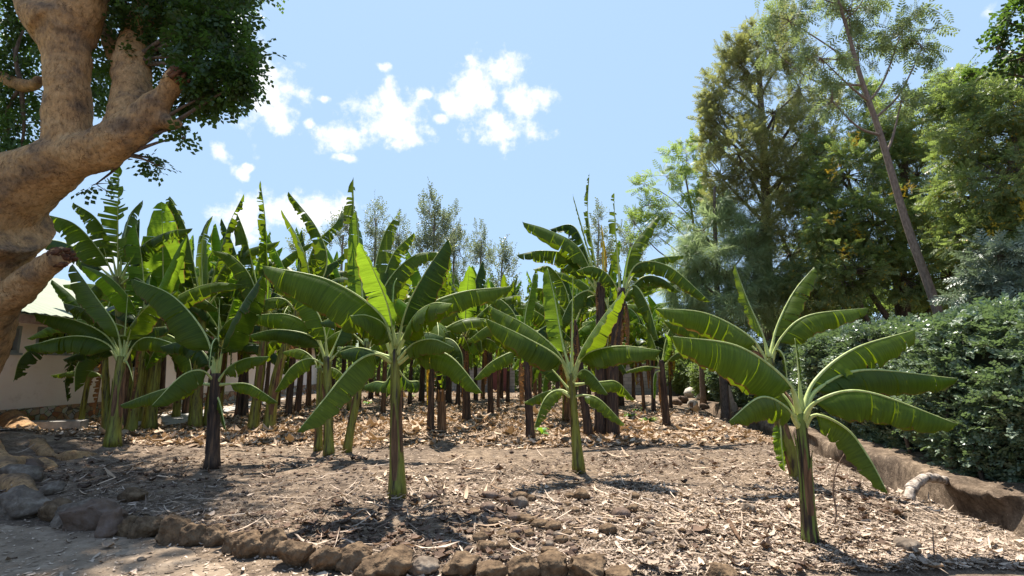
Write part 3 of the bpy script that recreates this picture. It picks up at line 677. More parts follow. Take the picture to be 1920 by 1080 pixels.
hero('banana stem with pale cut collar leaning left of the tallest pair', (1104,815), (1075,600), [
    ([(1076,610),(1040,560),(1010,540),(985,560)], .3, .26, O(droop=.8, tear=.4)),
    ([(1075,610),(1060,540),(1030,500),(1000,505)], .2, .26, O(droop=.6, tear=.4)),
    ([(1077,610),(1100,560),(1130,560),(1155,600)], .3, .24, O(droop=.8, tear=.4, mat='leaf_dark')),
  ], .10, .07, 'stem_dark', seed=18, dead=3)
hero('banana plant with crooked dark stem right of the tall pair', (1250,793), (1240,675), [
    ([(1242,690),(1265,665),(1290,660),(1322,674)], -.2, .14, O(droop=.8)),
    ([(1238,690),(1215,687),(1195,690),(1172,697)], -.2, .12, O(droop=.8)),
    ([(1238,695),(1228,700),(1225,720),(1226,748)], -.3, .15, O(droop=.8, tear=.2, mat='leaf_young')),
    ([(1239,685),(1225,640),(1212,615),(1195,605)], .2, .2, O(droop=.7, tear=.4)),
    ([(1241,685),(1248,640),(1260,610),(1280,590)], .4, .2, O(droop=.7, tear=.5)),
    ([(1240,688),(1222,660),(1200,650),(1178,660)], .4, .2, O(droop=.7, tear=.4)),
    ([(1240,690),(1248,662),(1252,640),(1245,625)], -.2, .15, O(droop=.7, tear=.4, mat='leaf_young')),
  ], .10, .07, 'stem_dark', seed=19, dead=1)
hero('banana plant with narrow black stem left of the small centre plant', (995,820), (985,640), [
    ([(985,650),(984,600),(994,550),(1004,505)], .2, .2, O(mat='leaf_young', droop=.3, tear=.15)),
    ([(984,655),(960,620),(920,610),(875,640)], -.2, .26, O(droop=.8, tear=.3)),
    ([(984,660),(960,660),(920,680),(888,712)], -.3, .24, O(droop=.8, tear=.15)),
    ([(986,655),(1010,620),(1040,610),(1075,640)], .4, .24, O(droop=.8, tear=.3, mat='leaf_dark')),
    ([(984,650),(965,590),(935,560),(900,560)], .3, .26, O(droop=.8, tear=.4)),
    ([(984,660),(975,655),(955,640),(905,600)], .5, .24, O(droop=.8, tear=.3)),
  ], .095, .06, 'stem_dark', seed=20, dead=3)

# procedural plants of the inner rows
def grow(label, base, hub_h, lean, nl, L, mat, seed, dead=2, W=.35, up=80, stem_r=.11):
    rs = np.random.RandomState(seed+500); g = G(*base); root = plant_root(g, label)
    top = g+np.array([lean, rs.uniform(-.2, .2), hub_h])
    add_stem(root, [g, g+np.array([lean*.35, 0, hub_h*.5]), top], stem_r, stem_r*.62, mat, rs, strips=base[1] > 775)
    a0 = rs.uniform(0, 2*PI)
    for i in range(nl):
        az = a0+i*2.399+rs.uniform(-.3, .3); e0 = math.radians(up-(i/nl)*88+rs.uniform(-10, 10)); bend = math.radians(rs.uniform(28, 70)+i/nl*45)
        if i < 2: bend *= .35
        Ln = L*rs.uniform(.75, 1.1); p = top-np.array([0, 0, .12+.25*i/nl]); pts = [p.copy()]
        for s in range(4):
            e = e0-bend*(s/3)**1.2; p = p+Ln/4*np.array([math.cos(az)*math.cos(e), math.sin(az)*math.cos(e), math.sin(e)]); pts.append(p.copy())
        t = rs.choice([.12, .3, .5, .75], p=[.3, .3, .25, .15]); mt = rs.choice(['leaf', 'leaf_dark', 'leaf_young'], p=[.5, .32, .18])
        if i == 0: mt = 'leaf_young'
        add_leaf(root, pts, W*rs.uniform(.8, 1.1), rs.uniform(.5, .9), t, .17, mt, rs, fine=False)
    for k in range(dead): dead_leaf(root, top-np.array([0, 0, rs.uniform(.1, .7)]), rs, rs.uniform(.7, 1.6), 'leaf_yellow' if rs.rand() < .12 else 'leaf_dry')
    return root
ORD = 'first second third fourth fifth sixth seventh eighth ninth tenth eleventh twelfth thirteenth fourteenth fifteenth sixteenth seventeenth eighteenth nineteenth twentieth'.split()+['twenty-'+w for w in 'first second third fourth fifth sixth seventh eighth ninth'.split()]+['thirtieth']+['thirty-'+w for w in 'first second third fourth fifth sixth seventh eighth ninth'.split()]+['fortieth']+['forty-'+w for w in 'first second third fourth fifth sixth seventh eighth ninth'.split()]+['fiftieth']+['fifty-'+w for w in 'first second third fourth fifth sixth seventh eighth ninth'.split()]
row = [ # base px, hub height, lean, leaves, length, material, stem radius
 (245,812,2.4,.1,7,2.1,'stem_green',.15),(257,792,2.6,.3,7,2.2,'stem_green',.13),
 (384,798,2.2,.2,6,2.0,'stem_green',.09),(445,781,2.9,.1,8,2.3,'stem_dark',.12),(459,779,2.5,-.3,8,2.2,'stem_dark',.14),
 (540,781,2.9,.1,8,2.3,'stem_dark',.15),(557,775,3.2,.2,8,2.3,'stem_dark',.15),(578,764,3.3,-.2,8,2.4,'stem_brown',.14),
 (695,748,3.3,0,8,2.3,'stem_dark',.16),(707,742,3.4,.2,7,2.3,'stem_dark',.15),(718,776,2.5,.0,7,2.1,'stem_brown',.11),(750,765,2.9,-.1,8,2.2,'stem_dark',.15),
 (790,752,3.0,.1,8,2.3,'stem_dark',.18),(807,809,2.2,.0,7,1.9,'stem_dark',.115),(840,757,3.1,.1,8,2.2,'stem_dark',.19),
 (875,791,2.4,-.1,8,2.0,'stem_dark',.17),(905,748,2.7,.1,8,2.1,'stem_brown',.14),(920,776,2.2,-.1,7,1.9,'stem_dark',.14),(934,765,2.1,.0,6,1.8,'stem_brown',.08),
 (979,747,2.7,.0,8,2.1,'stem_dark',.14),(1003,742,2.9,.1,7,2.2,'stem_brown',.15),(1030,738,3.0,-.2,8,2.2,'stem_brown',.17),(1045,736,3.1,.2,8,2.2,'stem_dark',.17),(1057,789,2.0,.1,6,1.8,'stem_green',.07),
 (1066,791,1.9,-.1,6,1.7,'stem_brown',.1),(1090,752,3.0,.1,8,2.2,'stem_dark',.17),(1135,776,3.0,.2,8,2.2,'stem_brown',.16),(1165,760,3.0,.1,8,2.2,'stem_dark',.15),
 (1208,771,1.7,-.15,6,1.3,'stem_brown',.09),(1226,773,1.8,.0,6,1.3,'stem_dark',.1),(1258,766,2.1,.05,7,1.5,'stem_dark',.09),
 (330,783,2.9,0,8,2.3,'stem_green',.14),(300,772,3.0,-.2,8,2.3,'stem_dark',.14),(640,757,3.2,.1,8,2.3,'stem_dark',.15),(655,772,3.0,-.2,8,2.3,'stem_green',.12)]
row += [(520,760,3.1,.1,9,2.4,'stem_dark',.14),(600,757,3.2,-.1,9,2.4,'stem_brown',.14),(672,764,2.9,.1,9,2.3,'stem_dark',.13),(735,752,3.2,.2,9,2.4,'stem_dark',.14),(768,758,2.7,.1,9,2.2,'stem_dark',.12),
 (822,750,3.0,.1,9,2.3,'stem_dark',.15),(858,762,2.5,.2,9,2.1,'stem_dark',.13),(892,752,2.8,-.1,9,2.2,'stem_dark',.14),(952,756,2.5,.1,9,2.1,'stem_dark',.12),(1012,760,2.4,.1,9,2.0,'stem_brown',.12),(1078,762,2.6,.1,9,2.1,'stem_dark',.13),
 (410,776,2.9,.1,9,2.4,'stem_green',.14),(348,776,3.0,-.2,9,2.4,'stem_dark',.14),(150,800,2.2,.2,7,1.9,'stem_green',.10),(1120,757,2.8,-.1,9,2.2,'stem_brown',.14)]
row += [(498,752,3.0,.1,9,2.4,'stem_dark',.14),(622,750,3.1,.1,9,2.4,'stem_dark',.14),(722,747,3.0,-.2,9,2.3,'stem_dark',.14),(805,748,2.9,.1,9,2.3,'stem_brown',.13),(868,746,2.9,.1,9,2.3,'stem_dark',.14),(940,747,2.8,.1,9,2.2,'stem_dark',.13),(1105,748,2.7,.1,9,2.2,'stem_dark',.13),(1188,752,2.4,.1,9,2.0,'stem_dark',.12),(560,757,3.1,.1,9,2.4,'stem_brown',.13)]
row.sort()
for k, (bx, by, hh, ln, nl, L, mt, sr) in enumerate(row):
    kind = {'stem_green': 'green-stemmed', 'stem_dark': 'dark-stemmed', 'stem_brown': 'brown-stemmed'}[mt]
    nl += 5; sr *= .74; gy_ = G(bx, by)[1]; hh += .045*gy_-(.35 if by > 785 else 0); L *= 1.22
    grow('%s banana plant in the inner rows, %s from the left' % (kind, ORD[k]), (bx, by), hh, ln, nl, L, mt, k, dead=5 if mt != 'stem_green' else 2, stem_r=sr)
# cut stumps
for k, (bx, by, ty, tx, r, lab) in enumerate([(829,809,733,827,.10,'orange brown cut banana stump beside a dark stem in the centre'),(1250,790,735,1240,.09,'brown cut banana stump at foot of the crooked stem'),(1062,790,752,1062,.07,'short pale banana stump behind the small centre plant'),(1296,775,755,1296,.05,'low stump before the rubble heap')]):
    rs = np.random.RandomState(40+k); g = G(bx, by, 0); g = g+np.array([.0, .02, 0]); c = catmull([g-[0, 0, .05], P(tx, ty, g[1])], 12)
    o = empty('banana_stump', g, lab, 'banana stump', 'cut banana stumps')
    mb = MB(); mb.tube(c, np.linspace(r*1.15, r*.9, 12), 14, lump=.06, rs=rs); mb.build('stump_body', M['stem_brown'], o)
    mb = MB(); top = c[-1]
    for q in range(5):
        a = q*1.3+rs.uniform(0, .5); d = np.array([math.cos(a), math.sin(a), 0]); n_ = np.array([-d[1], d[0], 0])
        pts = catmull([top-[0, 0, .25]+d*r*1.05, top+d*r*1.1-[0, 0, .05], top+d*(r*1.4)+[0, 0, rs.uniform(0, .06)]], 6)
        w = r*.4*np.linspace(1, .35, 6)
        V = np.concatenate([pts-n_*w[:, None], pts+n_*w[:, None]]); mb.add(V, [(i, i+1, i+7, i+6) for i in range(5)])
    mb.build('torn_sheath', M['leaf_dry'], o)

# ---------------------------------------------------------------- crowns of small leaves
def tmpl_feather(n=7, ll=.34, lw=.055, ang=55):
    q = []
    for i in range(n):
        x = (i+.6)/n; l = ll*(1-.5*abs(x-.45)/.55); a = math.radians(ang-15*x)
        for s in (-1, 1):
            b = np.array([x, 0, -.12*x*x]); d = np.array([math.cos(a), s*math.sin(a), -.22]); p = np.array([-math.sin(a), s*math.cos(a), 0])*lw
            q.append([b, b+d*l*.5+p, b+d*l, b+d*l*.5-p])
    q.append([[0, .008, 0], [.5, .008, -.03], [.5, -.008, -.03], [0, -.008, 0]])
    q.append([[.5, .007, -.03], [1, .004, -.12], [1, -.004, -.12], [.5, -.007, -.03]])
    return np.array(q, float)
def tmpl_broad(n=6, ll=.42, lw=.16, rs=None):
    q = []
    for i in range(n):
        x = (i+.5)/n; a = rs.uniform(.5, 1.2)*(1 if i % 2 else -1); tilt = rs.uniform(-.6, .4)
        b = np.array([x, 0, 0]); d = np.array([math.cos(a), math.sin(a), tilt]); d /= np.linalg.norm(d); p = np.cross(d, [0, 0, 1]); p /= np.linalg.norm(p); up = np.cross(p, d)
        q.append([b+d*ll*.06, b+d*ll*.45+p*lw+up*.03, b+d*ll*.92, b+d*ll*.08]); q.append([b+d*ll*.08, b+d*ll*.92, b+d*ll*.45-p*lw+up*.03, b+d*ll*.06])
    return np.array(q, float)
def tmpl_needle(n=16, rs=None):
    q = []
    for i in range(n):
        x = rs.uniform(0, .6); a = rs.uniform(0, 2*PI); el = rs.uniform(.2, .8); d = np.array([math.cos(el), math.sin(el)*math.cos(a), math.sin(el)*math.sin(a)])
        b = np.array([x, 0, 0]); m = b+d*.35; e = m+d*.3-np.array([0, 0, .22]); p = np.cross(d, [.1, .2, 1]); p = p/np.linalg.norm(p)*.011
        q.append([b-p, b+p, m+p, m-p]); q.append([m-p, m+p, e+p*.4, e-p*.4])
    return np.array(q, float)
_r = np.random.RandomState(5)
T_FE = [tmpl_feather(5, .42, .062, 52), tmpl_feather(4, .46, .075, 46), tmpl_feather(5, .36, .06, 62)]; T_FI = [tmpl_feather(6, .36, .05, 60), tmpl_feather(5, .40, .055, 52)]
T_BR = [tmpl_broad(6, rs=_r) for _ in range(3)]; T_NE = [tmpl_needle(16, _r) for _ in range(3)]; T_SM = [tmpl_broad(9, .22, .07, _r) for _ in range(3)]
def rot_from(d, rs, droop=0.):
    d = norm(d); M_ = len(d); ref = norm(np.array([0, 0, 1.])+rs.normal(0, .35, (M_, 3)))
    y = norm(np.cross(ref, d)); z = np.cross(d, y); return np.stack([d, y, z], -1)
def scatter(tm, pos, dirs, size, rs):
    out = []; which = rs.randint(0, len(tm), len(pos)); R = rot_from(dirs, rs)@np.array([[[1, 0, 0], [0, math.cos(a_), -math.sin(a_)], [0, math.sin(a_), math.cos(a_)]] for a_ in rs.normal(0, .6, len(pos))])
    for k, t in enumerate(tm):
        m = which == k
        if not m.any(): continue
        v = np.einsum('mij,kj->mki', R[m], t.reshape(-1, 3))*size[m][:, None, None]+pos[m][:, None]
        out.append(v.reshape(-1, 3))
    V = np.concatenate(out); return V
def quads_mesh(name, V, mat, parent=None, kind=None):
    off = np.array(parent.location) if parent is not None else 0
    o = link(name, new_mesh(name, V-off, np.arange(len(V)).reshape(-1, 4), mat, False), parent); return o
def tree(name, label, trunk_pts, trunk_r, clumps, tm, mat, size, per, seed, bark='bark', group=None, droop=.3, subs=9, extra_limbs=(), cat='tree', upright=0):
    """clumps: (px, py, Y, rx px, ry px); trunk_pts world"""
    rs = np.random.RandomState(seed); tp = catmull(trunk_pts, 26); root = empty(name, trunk_pts[0], label, cat, group)
    mb = MB(); tr = trunk_r*np.linspace(1, .22, 26)**.9; tr[0] *= 1.3
    mb.tube(tp, tr, 12, lump=.03, rs=rs); mb.build('trunk', M[bark], root)
    lb = MB(); pos = []; dr = []
    for (cx, cy, Yc, rx, ry) in clumps:
        c = P(cx, cy, Yc); Rx = rx*Yc/F; Rz = ry*Yc/F; Ry = max(Rx*.9, .5)
        # limb from the trunk point a bit lower than the clump
        tgt = np.argmin(np.abs(tp[:, 2]-(c[2]-.8*np.linalg.norm((tp[-1]-c)[:2])-Rz*.6))); a = tp[tgt]
        d = c-a; mid = a+d*.5+np.array([0, 0, .12*np.linalg.norm(d)])*(-1 if d[2] > 0 and not upright else .3)+rs.normal(0, .05*np.linalg.norm(d), 3)
        lr = max(.02, min(tr[tgt]*.55, .03+.02*np.linalg.norm(d))); lb.tube(catmull([a, mid, c], 12), np.linspace(lr, lr*.3, 12), 7)
        n = int(per*max(.15, (rx*ry)/3600.)); ns = max(4, int(1.5*subs*math.sqrt(rx*ry)/50))
        for s in range(ns):
            u = norm(rs.normal(0, 1, 3)); rr = rs.uniform(.35, 1)**.6; sc = c+u*rr*np.array([Rx, Ry, Rz])
            m2 = (c+sc)/2+rs.normal(0, .08, 3)*Rx; lb.tube(catmull([c, m2, sc], 6), np.linspace(lr*.3, .006, 6), 4, cap=False)
            k = max(4, int(n/ns)); sg = np.array([Rx, Ry, Rz])*rs.uniform(.11, .22)
            p = sc+np.clip(rs.normal(0, 1, (k, 3)), -1.9, 1.9)*sg; pos.append(p)
            dd = norm(p-sc)+.5*norm(sc-c)+rs.normal(0, .35, (k, 3)); dd[:, 2] += -droop+upright; dr.append(dd)
    pos = np.concatenate(pos); dr = np.concatenate(dr)
    lb.build('branches', M[bark], root)
    V = scatter(tm, pos-norm(dr)*size*.5, dr, size*rs.uniform(.7, 1.3, len(pos)), rs)
    quads_mesh('crown', V, M[mat], root)
    return root, pos
def gp(px, Y, z=0): x = pxdir(px, 600); x = x[0]/x[1]*Y; return np.array([x, Y, float(H(x, Y))-.05+z])

# tall leaning tree with open feathery crown
tree('leaning_tree', 'tall slender tree with leaning bare pale trunk behind the hedge', [gp(1800,13), P(1755,575,13), P(1700,420,13), P(1650,250,13), P(1612,140,13), P(1590,60,13), P(1565,-20,13)], .135,
     [(1480,40,13,60,45),(1450,95,13.5,40,25),(1540,110,12.5,55,40),(1690,60,13,70,60),(1730,90,13.5,50,50),(1590,20,13,60,50),(1610,90,13.6,50,45),(1560,190,12.6,40,40),(1690,190,13,40,35),(1640,-50,13,120,60),(1500,-50,13,80,50)],
     T_FI, 'acacia', .38, 170, 21, 'bark_pale', droop=.7, subs=12)
tree('silky_oak', 'tall olive green tree with ragged crown at left of the right wood', [gp(1450,19), P(1440,600,19), P(1435,350,19), P(1420,80,19)], .28,
     [(1440,90,19,65,55),(1400,150,19,60,55),(1350,215,19,42,45),(1330,190,19.2,26,24),(1345,240,19,34,40),(1500,170,19.3,40,50),(1500,350,19,60,60),(1360,110,19.4,26,26),(1450,210,18.5,75,65),(1385,290,18.5,75,60),(1470,330,18.5,70,70),(1350,330,19,45,60),(1420,420,18,80,60),(1500,260,19,50,60),(1480,480,18.5,70,60),(1400,60,19.4,30,22),(1340,275,19.3,35,22),(1470,560,18.6,80,50),(1390,120,19,30,45),(1375,95,19.2,32,28),(1345,150,19.2,32,28),(1325,215,19.2,28,26),(1330,260,19.2,30,28),(1500,100,19.2,45,40),(1545,190,19.4,38,40),(1535,270,19.4,38,40),(1480,40,19.4,40,34),(1360,380,18.8,45,40)],
     T_FE, 'grevillea', .31, 560, 22, 'bark', droop=-.2, subs=13, upright=.35)
tree('light_green_tree', 'light yellow green tree with thin bare forking branches by the sky', [gp(1310,24), P(1310,560,24), P(1300,420,24), P(1285,330,24)], .14,
     [(1290,300,24,50,32),(1250,330,24,42,25),(1210,345,24,30,14),(1330,280,24,36,30),(1215,385,24,34,24),(1260,400,24,46,30),(1190,420,24,26,30),(1310,350,23.5,46,42),(1340,400,23.5,50,50),(1230,440,24,35,28),(1285,265,24,22,12)],
     T_FE, 'feather_light', .46, 330, 23, 'bark_pale', droop=-.1, subs=11, upright=.2)
tree('soft_pine', 'pale drooping pine with soft hanging needles at the field edge', [gp(1350,18), P(1345,550,18), P(1340,400,18), P(1340,350,18)], .16,
     [(1340,385,18,30,30),(1320,430,18,46,32),(1375,440,18,45,32),(1300,490,18,50,34),(1350,500,17.6,60,34),(1395,520,17.6,50,40),(1310,550,18,60,34),(1365,575,17.6,70,36),(1290,600,18.2,50,30),(1330,620,18,60,30),(1420,580,18,50,40),(1400,470,17.5,45,40),(1440,530,17.5,50,45),(1280,540,18.5,40,40)],
     T_NE, 'pine', .5, 420, 24, 'bark', droop=.3, subs=11)
cass, cpos = tree('cassia_tree', 'broad dark green tree with scattered yellow flowers filling the right', [gp(1700,16.5), P(1690,560,16.5), P(1690,430,16.5), P(1700,250,16.5)], .3,
     [(1590,330,16,80,60),(1650,250,16.5,70,60),(1720,330,16,90,70),(1730,230,16.5,80,55),(1800,200,16,60,50),(1560,430,16,70,60),(1640,420,15.5,90,70),(1740,430,15.5,90,70),(1590,510,15.5,90,55),(1690,520,15.5,90,55),(1520,540,16.5,60,60),(1520,380,17.5,40,40),(1530,290,17,40,40),(1790,150,16.5,45,35),(1840,175,16.5,50,35),(1780,520,15.5,80,60),(1620,190,17,40,40),(1540,370,17,40,50)],
     T_FE, 'cassia', .27, 950, 25, 'bark', droop=.1, subs=15)
cass2, cpos2 = tree('cassia_tree', 'dark green flowering tree at the far right behind the hedge', [gp(1960,12), P(1950,560,12), P(1930,430,12), P(1900,250,12)], .2,
     [(1830,260,12.5,80,60),(1880,165,12.5,45,35),(1900,130,12.5,40,30),(1820,190,12.6,45,35),(1900,210,12,70,60),(1880,330,12,90,70),(1800,370,13,70,60),(1840,440,12.5,80,60),(1910,430,12,70,70),(1960,300,12,60,90),(1800,290,13,50,40),(1960,150,12,60,60),(1990,480,11,60,80)],
     T_FE, 'cassia', .22, 800, 26, 'bark', droop=.1, subs=14)
tree('grey_leaved_tree', 'grey green feathery bushy tree above the hedge at right edge', [gp(1930,11), P(1925,580,11), P(1900,520,11), P(1890,470,11)], .09,
     [(1870,480,10.8,55,34),(1900,540,10.8,60,34),(1835,530,11,40,26),(1940,490,10.8,40,45),(1850,560,11,60,22)],
     T_FI, 'grey', .36, 520, 27, 'bark', droop=.2, subs=12)
tree('overhanging_branch_tree', 'near tree whose twisted branches and broad leaves reach in at top right', [gp(2150,8), P(2120,500,8), P(2080,200,8), P(2010,60,8), P(1930,60,8)], .16,
     [(1890,40,8,36,36),(1910,110,8,36,30),(1870,90,8.2,24,24),(1930,10,8,50,40),(1850,130,8.4,22,18),(1990,60,8,60,80)],
     T_BR, 'figleaf', .22, 190, 28, 'bark', droop=.2, subs=9)
# flowers of the cassias
for root_, pp, sd in ((cass, cpos, 1), (cass2, cpos2, 2)):
    rs = np.random.RandomState(sd); mb = []
    sel = pp[rs.choice(len(pp), 42, replace=False)]; sel = sel[sel[:, 1] < np.median(pp[:, 1])]
    for c in sel[:14]:
        n = 26; p = c+[0, -.5, 0]+rs.normal(0, .10, (n, 3))*[1, 1, 1.3]; mb.append(scatter(T_SM, p, rs.normal(0, 1, (n, 3)), rs.uniform(.1, .17, n), rs))
    quads_mesh('blossom', np.concatenate(mb), M['yellow'], root_)
# darker fill trees behind the hedge
tree('dense_tree', 'dense shaded tree behind hedge between leaning trunk and pines', [gp(1570,21), P(1520,580,21), P(1490,500,21), P(1460,430,21)], .22,
     [(1500,600,21,80,50),(1580,580,21,80,60),(1430,600,21,60,50),(1540,480,21,70,60),(1640,560,21,90,60)], T_FE, 'under', .45, 420, 29, 'bark', subs=12)
tree('dense_tree', 'dense shaded tree behind the hedge at far right', [gp(1820,18), P(1815,560,18), P(1815,500,18), P(1815,450,18)], .22,
     [(1740,570,18,90,60),(1830,550,18,90,60),(1930,560,18,90,60),(1850,470,18,90,60),(1950,450,18,90,80)], T_FE, 'under', .45, 420, 30, 'bark', subs=12)
# silvery upright trees beyond the grove
for k, (tx, tops) in enumerate([(640, [(632,440,20,34),(650,425,16,28)]), (702, [(702,410,20,42),(712,460,26,40)]), (745, [(745,440,20,46),(735,480,26,40)]),
        (812, [(805,400,24,48),(818,450,34,50),(830,410,16,30),(790,470,28,40)]), (850, [(850,430,20,48),(862,470,26,40)]), (900, [(900,450,18,42),(905,480,26,30)]), (940, [(935,480,22,30),(955,495,18,26)]),
        (1120, [(1122,420,16,38),(1130,480,26,40)]), (1180, [(1178,440,22,44),(1190,480,30,40)]), (560, [(565,470,22,30)])]):
    Yt = 42+(k % 3)*3
    tree('distant_tree', 'distant silvery upright tree above the grove, %s from the left' % ORD[[1,2,3,4,5,6,7,8,9,0][k]], [gp(tx, Yt), P(tx, 600, Yt), P(tx, 520, Yt), P(tx+3, tops[0][1], Yt)], .22,
         [(a, b, Yt, c, d) for a, b, c, d in tops]+[(tx, 560, Yt, 40, 50)], T_SM, 'silver', .85, 520, 60+k, 'bark_pale', group='silvery trees beyond the grove', droop=-.2, subs=22, upright=.8)

# low undergrowth mass beyond the grove
rs = np.random.RandomState(8); n = 9000
px = rs.uniform(-200, 1900, n); Yd = rs.uniform(35, 41, n); d = np.array([pxdir(a, 600) for a in px]); x = d[:, 0]/d[:, 1]*Yd
hmax = 2.2+1.2*wav(x, Yd*0, .35, 2)**2
z = rs.uniform(0, 1, n)**.8*hmax
quads_mesh('undergrowth', scatter(T_SM+T_BR, np.stack([x, Yd, z], 1), rs.normal(0, 1, (n, 3))+[0, 0, .5], rs.uniform(.7, 1.2, n), rs), M['under'])
tag(bpy.data.objects['undergrowth'], 'green shrubby undergrowth closing the far side of the grove', 'undergrowth', kind='stuff')

# ---------------------------------------------------------------- hedge
def hedge():
    root = empty('hedge', (5.6+.165*12, 12, 0), 'long clipped hedge of small glossy grey green leaves along the ditch', 'hedge')
    rs = np.random.RandomState(9)
    def face(y, z):   # x of the hedge face
        return 5.75+.165*y+.16*wav(y, z*1.3, 1.1, 2)+.09*wav(y, z, 3.1, 9)-.15*np.sin(np.clip(z/2.4, 0, 1)*PI)-.22*(1-sstep(6, 16, y))
    top = lambda y: 2.35+.10*wav(y, 0*y, .9, 5)+.05*wav(y, 0*y, 3.3, 1)
    # core
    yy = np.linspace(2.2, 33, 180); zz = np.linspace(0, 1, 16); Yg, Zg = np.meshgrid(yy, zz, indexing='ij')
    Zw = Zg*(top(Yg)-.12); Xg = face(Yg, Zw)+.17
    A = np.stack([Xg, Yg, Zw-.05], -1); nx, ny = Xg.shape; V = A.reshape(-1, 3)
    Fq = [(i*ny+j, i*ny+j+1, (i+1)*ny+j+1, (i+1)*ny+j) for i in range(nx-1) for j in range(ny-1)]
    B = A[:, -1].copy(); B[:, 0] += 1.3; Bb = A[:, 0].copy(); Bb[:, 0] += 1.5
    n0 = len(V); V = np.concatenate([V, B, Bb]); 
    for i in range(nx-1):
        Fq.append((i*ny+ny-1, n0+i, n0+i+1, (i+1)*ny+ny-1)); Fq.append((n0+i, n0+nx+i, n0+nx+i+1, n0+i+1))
    off = np.array(root.location); link('hedge_body', new_mesh('hedge_body', V-off, Fq, M['hedge_shade_core']), root)
    # leaves: twigs of small leaves
    n = 26000; t = rs.rand(n)**1.7; y = 2.4+t*30; z = rs.uniform(0.02, 1, n)*top(y); dens = wav(y, z*2, 2.6, 10)
    keep = (dens > -1.3+rs.rand(n)*.7); y, z = y[keep], z[keep]
    p1 = np.stack([face(y, z)+rs.normal(.02, .09, len(y)), y, z], 1); d1 = np.stack([-1+0*y, rs.normal(0, .7, len(y)), rs.normal(.2, .7, len(y))], 1)
    n = 11000; t = rs.rand(n)**1.7; y = 2.4+t*30; w = rs.rand(n)*1.35; p2 = np.stack([face(y, top(y))+w, y, top(y)+rs.normal(0, .06, n)+.05*wav(y, w*3, 2.2, 3)], 1)
    d2 = np.stack([rs.normal(0, .6, n), rs.normal(0, .6, n), np.ones(n)], 1)
    pos = np.concatenate([p1, p2]); dr = np.concatenate([d1, d2]); sz = np.clip(.15+.006*pos[:, 1], .15, .34)*rs.uniform(.7, 1.2, len(pos))
    quads_mesh('hedge_leaves', scatter(T_H, pos-norm(dr)*sz[:, None]*.4, dr, sz, rs), M['hedge'], root)
    mb = MB()
    for k in range(26):
        y = 3+k*.55+rs.uniform(-.2, .2); x = float(face(y, 0.2))-.02+rs.uniform(0, .12); g = float(H(x, y)); mb = MB()
        mb.tube(catmull([(x, y, g-.05), (x-.04+rs.uniform(-.05, .05), y+rs.uniform(-.1, .1), g+.5), (x+.05, y+rs.uniform(-.25, .25), g+1.1)], 8), np.linspace(.035, .015, 8), 7); mb.build('stem', M['bark'], root)
T_H = [tmpl_broad(9, .34, .13, _r) for _ in range(4)]
hedge()
# dense shrub closing the field behind the rubble
rs = np.random.RandomState(31)
for k, (bx, Yb, w, h) in enumerate([(1300,30,1.6,2.6),(1345,26,1.3,2.3),(1385,22,1.2,2.1)]):
    g = gp(bx, Yb); root = empty('shrub', g, ['dark shrub beside the end of the block wall','dark shrub behind the rubble heap','grey green shrub right of the rubble heap'][k], 'shrub')
    mb = MB()
    for q in range(7):
        a = rs.uniform(0, 6.28); mb = MB(); mb.tube(catmull([g, g+[.25*math.cos(a)*w, .25*math.sin(a)*w, h*.4], g+[.6*math.cos(a)*w, .6*math.sin(a)*w, h*.8]], 8), np.linspace(.05, .015, 8), 6); mb.build('stem', M['bark'], root)
    n = 2600; u = norm(rs.normal(0, 1, (n, 3))); r = rs.uniform(.5, 1, n)**.5; pos = g+[0, 0, h*.55]+u*r[:, None]*[w, w, h*.5]
    quads_mesh('foliage', scatter(T_H, pos, u+rs.normal(0, .4, (n, 3)), rs.uniform(.25, .4, n), rs), M['hedge' if k == 2 else 'under'], root)

